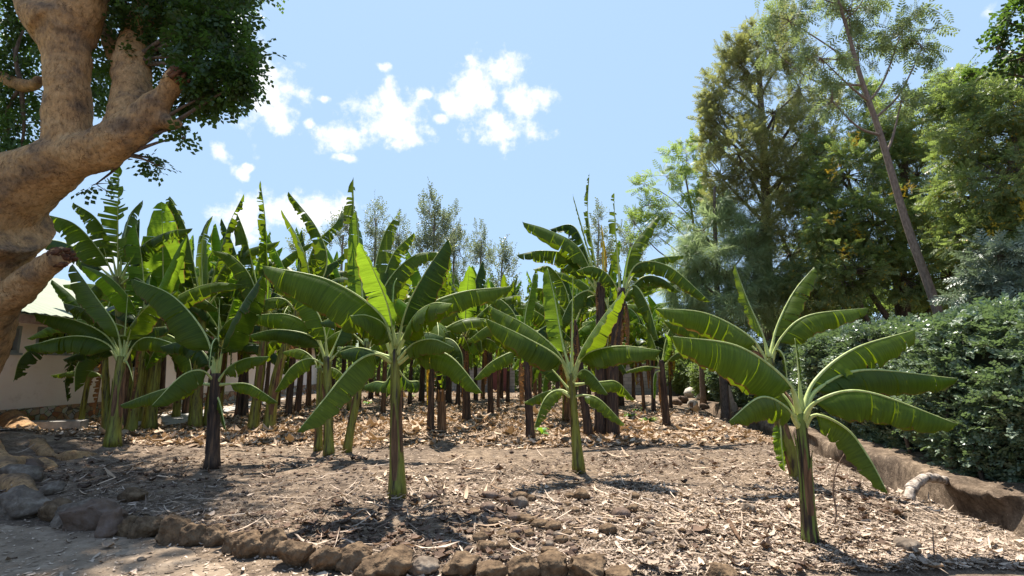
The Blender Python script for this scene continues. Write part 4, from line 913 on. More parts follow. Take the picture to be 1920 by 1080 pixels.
# ---------------------------------------------------------------- fig tree
def fig():
    Yt = 9.3; base = np.array([-11.35, 10.2, .1]); root = empty('fig_tree', base, 'huge old fig tree with smooth tan forked trunk leaning in at left', 'tree')
    rs = np.random.RandomState(77)
    def ch(pts, r, n=18, m=22):
        c = catmull(pts, m); rr = np.interp(np.linspace(0, 1, m), np.linspace(0, 1, len(r)), r); return c, rr
    S = 1/F
    def q(px, py, Y): return P(px, py, Y)
    chains = []
    chains.append(ch([base-[0, 0, .5], base+[.25, -.1, .8], q(-75,640,9.9), q(-50,540,9.7), q(-25,450,9.5), q(10,405,9.3)], [1.2, .85, .72, .68, .74, .82]))
    chains.append(ch([q(-60,440,9.6), q(18,360,9.3), q(112,303,9.1), q(185,282,9.0), q(250,238,8.9), q(296,195,8.9)], [.68, .78, .54, .38, .34, .27]))
    chains.append(ch([q(140,300,9.2), q(128,230,9.1), q(125,160,9.0), q(122,90,9.0), q(115,50,9.0)], [.48, .41, .355, .35, .44]))
    chains.append(ch([q(112,60,9.0), q(75,10,9.0), q(25,-60,9.0), q(-10,-130,9.2)], [.5, .36, .3, .2]))
    chains.append(ch([q(128,60,9.0), q(165,0,8.9), q(190,-70,8.9), q(230,-150,8.8)], [.45, .3, .26, .18]))
    chains.append(ch([q(280,215,8.9), q(308,178,8.8), q(338,138,8.7)], [.26, .22, .20]))           # cut stub limb
    chains.append(ch([q(300,225,8.9), q(335,232,8.8)], [.18, .09], m=8))
    chains.append(ch([q(232,255,9.1), q(246,200,9.3), q(248,140,9.5), q(262,60,9.8), q(290,-30,9.9), q(310,-120,10)], [.36, .36, .32, .25, .2, .14]))  # dark rear limb
    chains.append(ch([q(235,150,9.6), q(200,60,9.9), q(160,0,10.2)], [.2, .13, .1]))
    chains.append(ch([q(80,150,10.2), q(40,160,10.4), q(-60,120,10.6)], [.12, .13, .14]))
    chains.append(ch([q(-60,640,9.9), q(-5,575,9.6), q(50,530,9.3), q(95,492,9.1), q(122,478,9.0)], [.42, .38, .28, .22, .19]))       # broken lower stub
    # roots
    for (a, b, r) in [([(-60,800),(20,806),(90,834),(150,846),(182,850)], 0, [.6,.42,.26,.17,.10]), ([(-60,830),(10,850),(60,862),(100,880)], 0, [.5,.34,.2,.1]), ([(-90,850),(-20,880),(20,905),(60,930)], 0, [.5,.34,.2,.1]), ([(-80,800),(0,790),(40,800),(90,806)],0,[.4,.24,.14,.08])]:
        pts = [base+[0, 0, .7]]+[G(x, y)+[0, 0, [.12, .07, .02, -.03, -.06][q_]] for q_, (x, y) in enumerate(a)]
        chains.append(ch(pts, [.8]+r))
    mb = MB()
    for c, rr in chains: mb.tube(c, rr, 16, lump=.045, rs=rs)
    me = new_mesh('trunk', np.concatenate(mb.v)-base, mb.f, M['fig']); tmp = link('trunk', me)
    r1 = tmp.modifiers.new('r', 'REMESH'); r1.mode = 'VOXEL'; r1.voxel_size = .036
    s1 = tmp.modifiers.new('s', 'SMOOTH'); s1.factor = .6; s1.iterations = 7
    for (sz, st) in ((.9, .14), (.28, .06), (.09, .028)):
        tx = bpy.data.textures.new('lumps', 'CLOUDS'); tx.noise_scale = sz; tx.noise_depth = 3
        dm = tmp.modifiers.new('d', 'DISPLACE'); dm.texture = tx; dm.strength = st; dm.mid_level = .5; dm.texture_coords = 'LOCAL'
    dg = bpy.context.evaluated_depsgraph_get(); me2 = bpy.data.meshes.new_from_object(tmp.evaluated_get(dg))
    bpy.data.objects.remove(tmp); me2.materials.clear(); me2.materials.append(M['fig']); me2.polygons.foreach_set('use_smooth', np.ones(len(me2.polygons), bool))
    me2.name = 'trunk'; link('trunk', me2, root)
    # broken ends
    for (p0, p1, r, nm) in ((q(118,482,9.0), q(138,478,8.95), .25, 'broken_stub'), (q(334,142,8.7), q(347,130,8.68), .24, 'cut_stub')):
        mb = MB(); ax = norm(p1-p0)
        for k in range(34):
            o = norm(np.cross(ax, rs.normal(0, 1, 3)))*r*.75*rs.uniform(.1, .95); l = rs.uniform(.03, .16)
            mb.tube([p0-ax*.1+o, p0+o+ax*l*.5, p0+ax*l+o*1.05], [.05, .045, .012], 5)
        mb.build(nm, M['stub'], root)
    # leafy twigs
    lb = MB(); pos = []; dr = []
    vis = [(390,60,9.0,55,50,1),(430,110,9.0,50,50,1),(455,150,8.8,26,34,.8),(370,130,9.2,50,60,1),(405,170,9.0,46,26,.8),(345,185,9.3,18,20,.2),(320,40,9.6,70,50,1.3),(260,30,9.8,60,50,1.2),(300,100,9.8,50,50,1.1),(230,110,10.0,40,50,.8),
           (410,30,9.0,40,50,.8),(20,60,10.6,60,70,1.3),(30,160,10.8,50,60,1.3),(20,240,10.8,50,55,1.2),(10,310,10.9,40,40,.7),(60,20,10.4,50,40,.8),(185,150,10.6,26,50,.55),(345,240,9.0,14,10,.06),(345,258,8.9,8,6,.03),
           (200,20,10.4,60,40,.9),(285,298,9.4,26,10,.07),(180,345,9.6,24,10,.06),(300,312,9.4,14,10,.04),(260,-20,9.4,100,40,1.3),(390,-30,9,70,40,1.2),(120,-30,10.4,80,40,1)]
    att = [q(240,120,9.6), q(300,-60,9.9), q(60,-20,9.1), q(200,-60,8.9), q(40,160,10.4), q(235,290,9.1)]
    att = np.array(att)
    att_out = np.array([q(310,-120,10), q(60,-260,10.2), q(-10,-130,9.2), q(230,-150,8.8)])
    cl = [(P(a, b, Yc), c*Yc*S, d*Yc*S, w) for a, b, Yc, c, d, w in vis]
    for (gx, gy, z, r, w) in [(-7,7.6,12,1.5,1.6),(-5.6,7.1,12,1.3,1.5),(-4.4,6.7,12,.9,.6),(-6.2,5.7,11.5,1.3,1.6),(-4.7,5.4,11.5,1.1,1.3),(-3.6,5.9,11.8,.7,.25),(-7.7,6.2,12,1.3,1.5),(-5.2,4.3,11.3,1.2,1.4),(-3.9,4.4,11.3,.8,.35),(-9,8.3,12,1.6,1.6),(-8.6,7.2,12.5,1.4,1.4),(-6.4,4.2,11,1.2,1.4),(-9.6,9.6,12.5,1.6,1.2),(-4,3.2,10.5,1.2,1.0)]:
        z = z+2.6
        cl.append((np.array([gx-.128*z, gy+.448*z, z]), r, r*.45, w*2.4))
    for ci, (c, Rx, Rz, w) in enumerate(cl):
        att_ = att if ci < len(vis) else att_out; a = att_[np.argmin(np.linalg.norm(att_-c, axis=1))]; dd = c-a
        lb.tube(catmull([a, a+dd*.5+rs.normal(0, .08, 3)*np.linalg.norm(dd), c], 10), np.linspace(.03+.012*np.linalg.norm(dd), .012, 10), 6)
        n = int((185 if ci < len(vis) else 260)*w); ns = max(3, int(11*w))
        for s in range(ns):
            u = norm(rs.normal(0, 1, 3)); sc = c+u*rs.uniform(.3, 1)**.6*np.array([Rx, Rx*.9, Rz]); lb.tube(catmull([c, (c+sc)/2+rs.normal(0, .06, 3), sc], 5), np.linspace(.012, .004, 5), 4, cap=False)
            k = max(3, n//ns); p = sc+np.clip(rs.normal(0, 1, (k, 3)), -1.8, 1.8)*np.array([Rx, Rx, Rz])*.33; pos.append(p); e = p-sc+.4*(sc-c)+rs.normal(0, .2, (k, 3)); e[:, 2] -= .15; dr.append(e)
    lb.build('twigs', M['bark'], root)
    pos = np.concatenate(pos); dr = np.concatenate(dr)
    quads_mesh('crown', scatter(T_BR, pos, dr, rs.uniform(.22, .34, len(pos)), rs), M['figleaf'], root)
fig()

# ---------------------------------------------------------------- building, wall
A0 = G(40, 800); A1 = G(480, 748); A0[2] = A1[2] = 0
wd = norm(A1-A0); wn = np.array([wd[1], -wd[0], 0]);  # wn points to the drive
if wn@(-A0) < 0: wn = -wn
def wall_hit(px, py):
    d = pxdir(px, py); o = np.array([0, 0, CAMH]); t = ((A0-o)@wn)/(d@wn); p = o+d*t; return (p-A0)@wd, p[2]
def stone_clad():
    m, nt, N, L, b = nmat('stone_cladding')
    tc = N.new('ShaderNodeTexCoord'); mp = N.new('ShaderNodeMapping'); mp.inputs['Scale'].default_value = (.95, .95, 1.2); L.new(tc.outputs['Object'], mp.inputs[0])
    v = N.new('ShaderNodeTexVoronoi'); v.inputs['Randomness'].default_value = 1; L.new(mp.outputs[0], v.inputs['Vector'])
    e = N.new('ShaderNodeTexVoronoi'); e.feature = 'DISTANCE_TO_EDGE'; L.new(mp.outputs[0], e.inputs['Vector'])
    sp = N.new('ShaderNodeSeparateColor'); L.new(v.outputs['Color'], sp.inputs[0])
    r = ramp(N, [(0, (.5, .2, .09)), (.2, (.6, .32, .17)), (.38, (.5, .36, .22)), (.55, (.7, .64, .52)), (.75, (.6, .58, .52)), (.9, (.62, .42, .26))]); r.color_ramp.interpolation = 'CONSTANT'; L.new(sp.outputs[0], r.inputs[0])
    n = N.new('ShaderNodeTexNoise'); n.inputs['Scale'].default_value = 9; L.new(tc.outputs['Object'], n.inputs['Vector'])
    mm = N.new('ShaderNodeMix'); mm.data_type = 'RGBA'; mm.blend_type = 'MULTIPLY'; mm.inputs['Factor'].default_value = .6; L.new(r.outputs[0], mm.inputs['A']); L.new(n.outputs['Color'], mm.inputs['B'])
    k = ramp(N, [(0, (1, 1, 1)), (.035, (1, 1, 1)), (.05, (0, 0, 0))]); L.new(e.outputs['Distance'], k.inputs[0])
    mx = N.new('ShaderNodeMix'); mx.data_type = 'RGBA'; L.new(k.outputs[0], mx.inputs['Factor']); L.new(mm.outputs['Result'], mx.inputs['A']); mx.inputs['B'].default_value = (.12, .09, .07, 1)
    L.new(mx.outputs['Result'], b.inputs['Base Color']); b.inputs['Roughness'].default_value = .8
    return m
def building():
    M['pink'] = noise_mat('pink_plaster', [(.28, (.66, .54, .48)), (.42, (.86, .74, .68)), (.7, (.88, .78, .72))], 1.6, 9, .9, .15, rgh=.7)
    M['clad'] = stone_clad(); M['roofg'] = noise_mat('pale_green_roof', [(.3, (.13, .155, .075)), (.7, (.17, .20, .10))], 1.2, 5, .5, .05)
    M['fascia'] = noise_mat('rusty_fascia', [(.3, (.18, .08, .05)), (.7, (.38, .22, .14))], 5, 6, .8, .3)
    root = empty('house', A0, 'long single storey pink house with pale green roof and stone plinth', 'house')
    R = np.stack([wd, wn, np.array([0, 0, 1.])], 1)      # columns
    def W(s, o, z): return A0+wd*s+wn*o+np.array([0, 0, z])
    s0, s1, Ht = -16, 62, 3.0
    holes = []
    for (a, b, t, bt) in [(-8,34,622,661),(64,128,620,662),(150,196,655,691),(238,300,650,692),(330,372,655,694)]:
        ha, za = wall_hit(a, bt); hb, zb = wall_hit(b, bt); _, zt = wall_hit((a+b)/2, t); zb0 = (za+zb)/2
        holes.append((ha, hb, zb0, max(zt, zb0+.7)))
    holes += [(x, x+1.6, 1.1, 2.2) for x in (22, 29, 36, 43)]
    mb = MB(); cuts = [s0]
    def boxs(m, sa, sb, z0, z1, o0=-.25, o1=0.0, mi=0):
        m.box(W((sa+sb)/2, (o0+o1)/2, (z0+z1)/2), abs(sb-sa), abs(o1-o0), z1-z0, R, mi)
    x = s0
    for (a, b, z0, z1) in holes:
        boxs(mb, x, a, .55, Ht); boxs(mb, a, b, .55, z0); boxs(mb, a, b, z1, Ht); x = b
    boxs(mb, x, s1, .55, Ht); boxs(mb, s0, s0+.25, 0, Ht, -9, -.25); boxs(mb, s1-.25, s1, 0, Ht, -9, -.25)
    mb.build('wall', M['pink'], root, False)
    mb = MB(); boxs(mb, s0, s1, -.1, .55, -.25, .05); mb.build('stone_plinth', M['clad'], root, False)
    mb = MB(); boxs(mb, s0, s1, -.1, .10, .05, .5); mb.build('step', M['concrete'], root, False)
    for (a, b, z0, z1) in holes:
        mb = MB(); f = .07
        boxs(mb, a, b, z0, z0+f, -.16, .02); boxs(mb, a, b, z1-f, z1, -.16, .02); boxs(mb, a, a+f, z0+f, z1-f, -.16, .02); boxs(mb, b-f, b, z0+f, z1-f, -.16, .02); boxs(mb, (a+b)/2-.03, (a+b)/2+.03, z0+f, z1-f, -.14, -.01)
        w = mb.build('window', M['frame'], root, False)
        g = MB(); boxs(g, a+f, b-f, z0+f, z1-f, -.12, -.10); g.build('pane', M['glass'], w, False)
        g = MB(); boxs(g, a-.06, b+.06, z0-.06, z0-.002, -.1, .07); g.build('sill', M['frame'], w, False)
    mb = MB(); ov = .75; zE = 2.98; zr = 5.0
    ribs = 260
    ss = np.linspace(s0-.6, s1+.6, ribs*2); zc = (np.arange(ribs*2) % 2)*.025
    E = np.array([W(s, ov, zE+z) for s, z in zip(ss, zc)]); Rg = np.array([W(s, -4.5, zr+z) for s, z in zip(ss, zc)]); Bk = np.array([W(s, -9.7, zE+z) for s, z in zip(ss, zc)])
    n = len(ss); V = np.concatenate([E, Rg, Bk]); mb.add(V, [(i, i+1, n+i+1, n+i) for i in range(n-1)]+[(n+i, n+i+1, 2*n+i+1, 2*n+i) for i in range(n-1)])
    V2 = V-[0, 0, .05]; mb.add(V2, [(i, n+i, n+i+1, i+1) for i in range(n-1)])
    mb.build('roof', M['roofg'], root, False)
    mb = MB(); boxs(mb, s0-.6, s1+.6, zE-.26, zE-.055, ov-.06, ov-.02); mb.build('fascia', M['fascia'], root, False)
    mb = MB(); boxs(mb, s0-.6, s1+.6, zE-.12, zE-.07, .002, ov-.065); mb.build('soffit', M['pink'], root, False)
building()
def block_wall():
    m, nt, N, L, b = nmat('block_wall')
    tc = N.new('ShaderNodeTexCoord'); mp = N.new('ShaderNodeMapping'); mp.inputs['Rotation'].default_value = (PI/2, 0, 0); L.new(tc.outputs['Object'], mp.inputs[0])
    br = N.new('ShaderNodeTexBrick'); br.inputs['Scale'].default_value = 1; br.inputs['Brick Width'].default_value = .42; br.inputs['Row Height'].default_value = .21; br.inputs['Mortar Size'].default_value = .012
    br.inputs['Color1'].default_value = (.34, .32, .29, 1); br.inputs['Color2'].default_value = (.26, .245, .225, 1); br.inputs['Mortar'].default_value = (.16, .15, .14, 1); L.new(mp.outputs[0], br.inputs['Vector']); L.new(br.outputs[0], b.inputs['Base Color']); b.inputs['Roughness'].default_value = .95
    M['block'] = m
    for (a, c, Yw, h, lab) in ((1150, 1274, 31, 1.75, 'grey concrete block wall at right end of the grove'), (850, 965, 34.5, 1.5, 'grey concrete block wall seen between the centre stems')):
        pa = gp(a, Yw); pc = gp(c, Yw); o = empty('block_wall', (pa+pc)/2, lab, 'wall'); o.location.z = 0
        mb = MB(); mb.box((pa+pc)/2+[0, 0, h/2], pc[0]-pa[0], .2, h+.1); mb.build('wall_face', M['block'], o, False)
        mb = MB(); mb.box((pa+pc)/2+[0, 0, h+.08], pc[0]-pa[0]+.1, .3, .06); mb.build('coping', M['concrete'], o, False)
    g = gp(937, 34.2); o = empty('gate', g, 'small dark red metal gate in the far wall', 'gate'); M['red'] = noise_mat('dark_red_metal', [(.3, (.10, .03, .03)), (.7, (.16, .05, .045))], 4, 3, .5, 0)
    mb = MB(); mb.box(g+[0, 0, .85], 1.1, .05, 1.5); mb.build('gate_panel', M['red'], o, False)
    mb = MB()
    for s in (-.6, .6): mb.box(g+[s, 0, .9], .09, .09, 1.8)
    mb.build('gate_post', M['red'], o, False)
block_wall()

# ---------------------------------------------------------------- stones
def rock(name, c, s, mat, seed, label, group, cat='stone', tilt=None, sub=3):
    import bmesh
    rs = np.random.RandomState(seed); bm = bmesh.new(); bmesh.ops.create_icosphere(bm, subdivisions=sub, radius=1)
    V = np.array([v.co[:] for v in bm.verts])
    for k in range(9):     # chop with planes for facets
        n = norm(rs.normal(0, 1, 3)); d = rs.uniform(.55, .85); e = V@n-d; V = V-np.maximum(e, 0)[:, None]*n*.9
    dsp = sum(.085/(1+.35*q)*np.sin(V@rs.normal(0, 3.2+1.9*q, 3)+rs.uniform(0, 6)) for q in range(9)); V = V*(1+.75*dsp)[:, None]+rs.normal(0, .010, V.shape)
    a = rs.uniform(0, 6.28); Rz = np.array([[math.cos(a), -math.sin(a), 0], [math.sin(a), math.cos(a), 0], [0, 0, 1]])
    V = (V@Rz.T)*np.asarray(s)/2*1.25
    Fc = [[v.index for v in f.verts] for f in bm.faces]; bm.free()
    o = link(name, new_mesh(name, V, Fc, M[mat], True)); o.location = tuple(c); tag(o, label, cat, group); return o
border = [(38,945,80,52,'g'),(108,958,50,42,'b'),(140,960,80,50,'g'),(178,964,86,62,'r'),(205,982,46,52,'r'),(238,988,46,36,'b'),(275,990,52,38,'b'),(322,998,60,48,'b'),(366,1004,42,40,'b'),(406,1004,44,36,'b'),(440,1018,48,40,'b'),(468,1024,46,44,'b'),(512,1020,46,50,'b'),(557,1038,60,48,'b'),(608,1048,56,48,'b'),(660,1046,60,50,'b'),(722,1056,84,56,'b'),(790,1062,50,34,'g'),(866,1058,56,44,'b'),(918,1074,56,36,'b'),(980,1066,52,40,'b'),(1036,1062,52,40,'b'),(1098,1064,74,44,'b'),(1165,1078,50,30,'b'),(1358,1080,52,38,'b')]
wn_ = {'g': 'grey', 'b': 'brown porous', 'r': 'reddish faceted'}
for k, (cx, cy, w, h, mt) in enumerate(border):
    g = G(cx, cy+h*.42); s = g[1]/F; hgt = h*s*1.02
    rock('border_stone', g+[0, 0, hgt*.32], (w*s*.98, w*s*.72, hgt*.92), 'stone_'+mt, 200+k, '%s border stone, %s from left in the row' % (wn_[mt], ORD[k]), 'border stones along the front of the field', sub=4)
rs = np.random.RandomState(50)
pl = []
tries = 0
while len(pl) < 95 and tries < 3000:
    tries += 1
    cx = rs.choice([rs.normal(985, 62), rs.uniform(880, 1240)], p=[.7, .3]); cy = np.clip(rs.normal(985, 24), 935, 1040)
    sz = 11+20*rs.rand()**1.6
    if all(abs(cx-a) > (sz+c)*.42 or abs(cy-b) > (sz+c)*.25 for a, b, c in pl): pl.append((cx, cy, sz))
pl.sort()
for k, (cx, cy, sz) in enumerate(pl):
    g = G(cx, cy); s = g[1]/F*sz; mt = rs.choice(['g', 'b', 'r'], p=[.15, .6, .25])
    rock('rubble_stone', g+[0, 0, s*.2], (s*1.1, s*.9, s*.7), 'stone_'+mt, 300+k, 'small loose stone in the scatter behind the border row', 'loose stones scattered in front centre', sub=2)
# single stones further off
for k, (cx, cy, w, mt, lab) in enumerate([(1062,832,20,'b','round tan stone left of the small centre plant'),(1010,832,14,'b','small tan stone beneath the black stem'),(250,940,40,'b','brown stone lying in the shade behind the border'),(1405,960,24,'g','grey stone half buried right of centre'),(35,905,60,'g','grey boulder among the fig roots'),(100,925,34,'g','pale stone in front of the fig roots'),(1700,1032,36,'g','grey stone in the chips at lower right'),(60,885,36,'r','reddish stone wedged between fig roots'),(265,1052,12,'g','small dark pebble on the path')]):
    g = G(cx, cy); s = g[1]/F*w; rock('stone', g+[0, 0, s*.22], (s, s*.8, s*.65), 'stone_'+mt, 400+k, lab, None)
# pale blocks of the rubble heap at the field's right end
M['pale'] = noise_mat('pale_block', [(.3, (.30, .25, .20)), (.7, (.56, .50, .43))], 5, 7, .9, .4)
rs = np.random.RandomState(61)
hp = [(1282,748,20),(1298,738,26),(1315,742,18),(1270,752,16),(1330,752,20),(1345,760,18),(1360,756,22),(1375,764,18),(1340,742,18),(1322,762,16),(1300,756,18),(1356,742,16),(1385,772,14)]
for k, (cx, cy, w) in enumerate(hp):
    g = G(cx, cy+8); s = g[1]/F*w
    o = rock('rubble_block', g+[0, 0, s*.35], (s, s*.7, s*.8), 'pale' if k % 3 else 'stone_r', 500+k, 'pale broken block in the heap by the hedge end, %s from left' % ORD[sorted(h[0] for h in hp).index(cx)], 'broken blocks heaped by the hedge end', 'block', sub=2)
g = G(1378, 772); o = empty('plank', g, 'pale plank leaning upright beside the rubble heap', 'plank'); mb = MB(); pts = [g, P(1364,724,g[1]-.1)]
a = norm(pts[1]-pts[0]); b_ = np.cross(a, [0, 1, 0]); R = np.stack([norm(b_), np.cross(norm(b_), a)*-1, a], 1); mb.box((pts[0]+pts[1])/2, .16, .05, np.linalg.norm(pts[1]-pts[0]), R); mb.build('board', M['pale'], o, False)
# concrete slab by the road
g = G(92, 806); tag(link('kerb_slab', new_mesh('kerb_slab', *(lambda m: (m.v[0]-g, m.f))((lambda m: (m.box(g+[0, 0, .12], 1.5, .45, .24, np.array([[.97, -.24, 0], [.24, .97, 0], [0, 0, 1]]), jit=.015, rs=rs), m)[1])(MB())), M['concrete'], False)), 'low concrete slab on the drive by the fig roots', 'slab').location = tuple(g)

# curved dry banana stem by the ditch
g0 = P(1716, 934, 6.95); c = catmull([P(1702,942,6.9), P(1711,914,7.0), P(1738,895,7.15), P(1778,903,7.4)], 30)
o = empty('dry_banana_stem', g0, 'pale curved dried banana stem lying across the ditch bank', 'dry stem'); mb = MB()
for k in range(6):     # overlapping papery sheath sections
    q0, q1 = k*5, min(k*5+6, 30); m_ = q1-q0; mb.tube(c[q0:q1]+rs.normal(0, .004, 3), (.072-.004*k)*np.linspace(1.05, .90, m_)*rs.uniform(.95, 1.03), 12, lump=.09, rs=rs)
M['paledry'] = noise_mat('pale_dry_stem', [(.35, (.12, .09, .07)), (.5, (.42, .34, .27)), (.7, (.60, .50, .41))], 14, 6, .9, .5, stretch=(1, 1, 1)); mb.build('stem_body', M['paledry'], o)
# twigs
def twig(pts, r, label, lift=.01, Yf=None, mat='twig'):
    g = G(*pts[0]) if Yf is None else P(pts[0][0], pts[0][1], Yf); g2 = g.copy(); g2[2] = float(H(g[0], g[1]))
    w = [G(a, b)+[0, 0, lift] for a, b in pts] if Yf is None else [P(a, b, Yf+.02*i) for i, (a, b) in enumerate(pts)]
    mb = MB(); mb.tube(catmull(w, 16)-g2, np.linspace(r, r*.5, 16), 6); o = link('stick', new_mesh('stick', mb.v[0], mb.f, M[mat])); o.location = tuple(g2); tag(o, label, 'stick')
twig([(1563,988),(1568,960),(1562,920),(1568,880),(1585,848)], .009, 'thin crooked upright stick right of the front right plant', Yf=G(1563,990)[1])
twig([(1755,1058),(1752,1040),(1750,1015),(1749,990)], .006, 'short thin upright stick in lower right litter', Yf=G(1755,1060)[1])
twig([(1367,983),(1378,1002),(1390,1020)], .025, 'short thick orange brown stick left of the front right plant', .03, mat='stem_brown')
twig([(1458,960),(1480,985),(1502,1000)], .014, 'pale split stick pointing at the front right stem', .03, mat='paledry')
twig([(45,888),(60,893),(78,905)], .012, 'dark bent twig among the fig roots', .12)
twig([(0,905),(20,902),(40,897)], .012, 'dark straight twig by the grey boulder', .15)
twig([(810,1024),(850,1018),(885,1026)], .010, 'curved pale twig behind the border stones', .02, mat='paledry')
twig([(1160,925),(1200,935),(1250,950),(1290,966)], .010, 'long pale dry leaf stalk on the open soil', .02, mat='paledry')
twig([(1290,1075),(1270,1050)], .008, 'short pale twig at the bottom edge', .02, mat='paledry')

# strappy plants by the house, seedling
def strap(label, g, n, L, seed, mat='strap', name='strappy_plant', w=.025, cat='plant', grp=None):
    rs = np.random.RandomState(seed); V = []; root = empty(name, g, label, cat, grp)
    mb = MB()
    for k in range(n):
        a = rs.uniform(0, 6.28); e = rs.uniform(.6, 1.4); l = L*rs.uniform(.6, 1.1); d = np.array([math.cos(a), math.sin(a), 0]); s = np.array([-d[1], d[0], 0]); p = np.array(g, float)+d*.03; c = []
        for i in range(7):
            c.append(p.copy()); p = p+l/6*(d*math.cos(e)+[0, 0, math.sin(e)]); e -= .38
        c = np.array(c); ww = w*np.sin(np.linspace(.5, PI-.05, 7)); q = np.stack([c-s*ww[:, None], c+[0, 0, -.006], c+s*ww[:, None]], 1).reshape(-1, 3)
        mb.add(q, [(i*3+j, (i+1)*3+j, (i+1)*3+j+1, i*3+j+1) for i in range(6) for j in range(2)])
    mb.build('leaves', M[mat], root)
for k, (a, b, L) in enumerate([(22,800,.95),(-12,806,.9),(44,798,.6)]): strap(['bright green strappy plant at the house foot','bright green strappy plant cut by left edge','small strappy plant beside the stone plinth'][k], G(a, b), 46, L, 70+k)
strap('tiny broad leaved banana sucker at foot of the black stem', G(1017,813), 7, .38, 80, 'leaf_small', 'banana_sucker', .06, 'banana sucker') if False else None
M['seed'] = leaf_mat('sucker_leaf', (.08, .2, .02), (.12, .26, .03), (.3, .5, .03), .4)
strap('tiny banana sucker at foot of the black stem', G(1017,813), 7, .42, 80, 'seed', 'banana_sucker', .055, 'banana sucker')
for k, (a, b) in enumerate([(1196,772),(1183,783),(1215,790),(770,745),(690,757),(880,735)]):
    strap('low green weed in the litter, %s from the left' % ORD[[3,2,4,1,0,5][k] if False else sorted([1196,1183,1215,770,690,880]).index(a)], G(a, b), 16, .35, 90+k, 'seed', 'weed', .03, 'weed', 'small green weeds in the litter')

# ---------------------------------------------------------------- litter
def litter(name, label, n, region, size, mats, seed, curl=.6, aspect=(.25, .6), lift=.012):
    """curled dry leaf scraps: each a 3x2 patch lying on the soil"""
    rs = np.random.RandomState(seed); P2 = region(rs, n); n = len(P2)
    x, y = P2[:, 0], P2[:, 1]; z = H(x, y)
    L = size(rs, x, y); W = L*rs.uniform(*aspect, n); a = rs.uniform(0, 2*PI, n); cu = rs.uniform(-curl, curl, n)+.2; tw = rs.normal(0, .25, n); tl = rs.normal(0, .22, n)
    ca, sa = np.cos(a), np.sin(a); us = np.array([-1, -.35, .35, 1]); vs_ = np.array([-1, 0, 1.])
    V = np.zeros((n, 4, 3, 3))
    for i, u in enumerate(us):
        wv = [.35, 1, .9, .25][i]
        for j, v in enumerate(vs_):
            lx = u*L/2+rs.normal(0, .04, n)*L; ly = v*W/2*wv+tw*u*W*.3+rs.normal(0, .1, n)*W; 
            lz = cu*L*.3*(u*u)+abs(v)*W*.35*np.abs(cu)+tl*lx*.5+tw*u*v*W*.5+lift+L*.05
            V[:, i, j] = np.stack([x+lx*ca-ly*sa, y+lx*sa+ly*ca, z+np.maximum(lz, .003)], 1)
    idx = np.arange(n)[:, None]*12
    Fq = np.concatenate([idx+np.array([i*3+j, (i+1)*3+j, (i+1)*3+j+1, i*3+j+1]) for i in range(3) for j in range(2)])
    o = link(name, new_mesh(name, V, Fq.reshape(-1, 4), mats, True)); tag(o, label, 'leaf litter', kind='stuff'); return o
M['lit'] = leaf_mat('dry_litter', (.18, .11, .06), (.74, .55, .38), (.3, .18, .07), .15, .8, .2)
M['chip'] = leaf_mat('pale_chips', (.16, .115, .08), (.68, .53, .40), (.3, .2, .1), .1, .85, .2)
M['dark_lit'] = leaf_mat('dark_litter', (.05, .035, .028), (.20, .13, .09), (.1, .05, .02), .1, .9, .1)
_re = np.array([G(*p)[:2] for p in [(-260,880),(30,828),(190,803),(330,797),(430,772),(520,752),(640,728)]]); _re = _re[_re[:, 0].argsort()]
def field_mask(x, y):
    edge = np.where(x < _re[-1, 0], np.interp(x, _re[:, 0], _re[:, 1]), 99)
    return (y > border_y(x)+.1) & (ditch_d(x, y) < -.18+.15*wav(x, y, 2.5, 4)) & (y < edge+.15*wav(x, y, 2.1, 2)-.05)
def pxregion(x0, x1, y0, y1, dens=None, power=1):
    def f(rs, n):
        out = []
        px = rs.uniform(x0, x1, n*2); py = y0+(y1-y0)*rs.rand(n*2)**power
        u = (px-960)/F; v = (540-py)/F; dz = math.sin(PITCH)+v*math.cos(PITCH); dy = math.cos(PITCH)-v*math.sin(PITCH); t = -CAMH/dz
        x = u*t; y = dy*t; k = field_mask(x, y)
        if dens is not None: k &= rs.rand(len(x)) < dens(x, y)
        return np.stack([x[k], y[k]], 1)[:n]
    return f
patch = lambda x, y: np.clip(.30+.55*wav(x, y, 1.3, 5), .02, 1)
litter('leaf_litter', 'thick orange tan litter of dry banana leaves between the stems', 26000, pxregion(-50, 1500, 738, 845, lambda x, y: (1-sstep(2.5, 7.5, x))*np.clip(.8+.2*wav(x, y, 1.1, 3), .15, 1)*sstep(8.2, 12.5, y+.8*wav(x, y, 1.4, 9))), lambda r, x, y: np.clip(r.lognormal(-2.35, .55, len(x)), .03, .5)*np.clip(y/13, .6, 1.2), M['lit'], 1, 1.0)
litter('dry_sheath_litter', 'long pale strips of fallen banana sheath on the soil', 420, pxregion(150, 1500, 755, 1010, lambda x, y: patch(x, y)*.8), lambda r, x, y: np.clip(r.uniform(.15, .5, len(x))*np.minimum(1, y/9), .1, .5), M['lit'], 2, .3, (.05, .13), .02)
litter('leaf_scrap_litter', 'scattered small pale leaf scraps over the bare soil', 16000, pxregion(-50, 1800, 830, 1090, patch), lambda r, x, y: np.clip(r.lognormal(-3.6, .6, len(x)), .012, .18), M['chip'], 3, .7)
litter('twig_litter', 'fine straw and twigs strewn over the soil', 17000, pxregion(-50, 1900, 770, 1090, lambda x, y: np.clip(.5+.4*wav(x, y, 1.7, 12), .08, 1)), lambda r, x, y: r.uniform(.03, .16, len(x)), M['chip'], 4, .4, (.02, .06), .006)
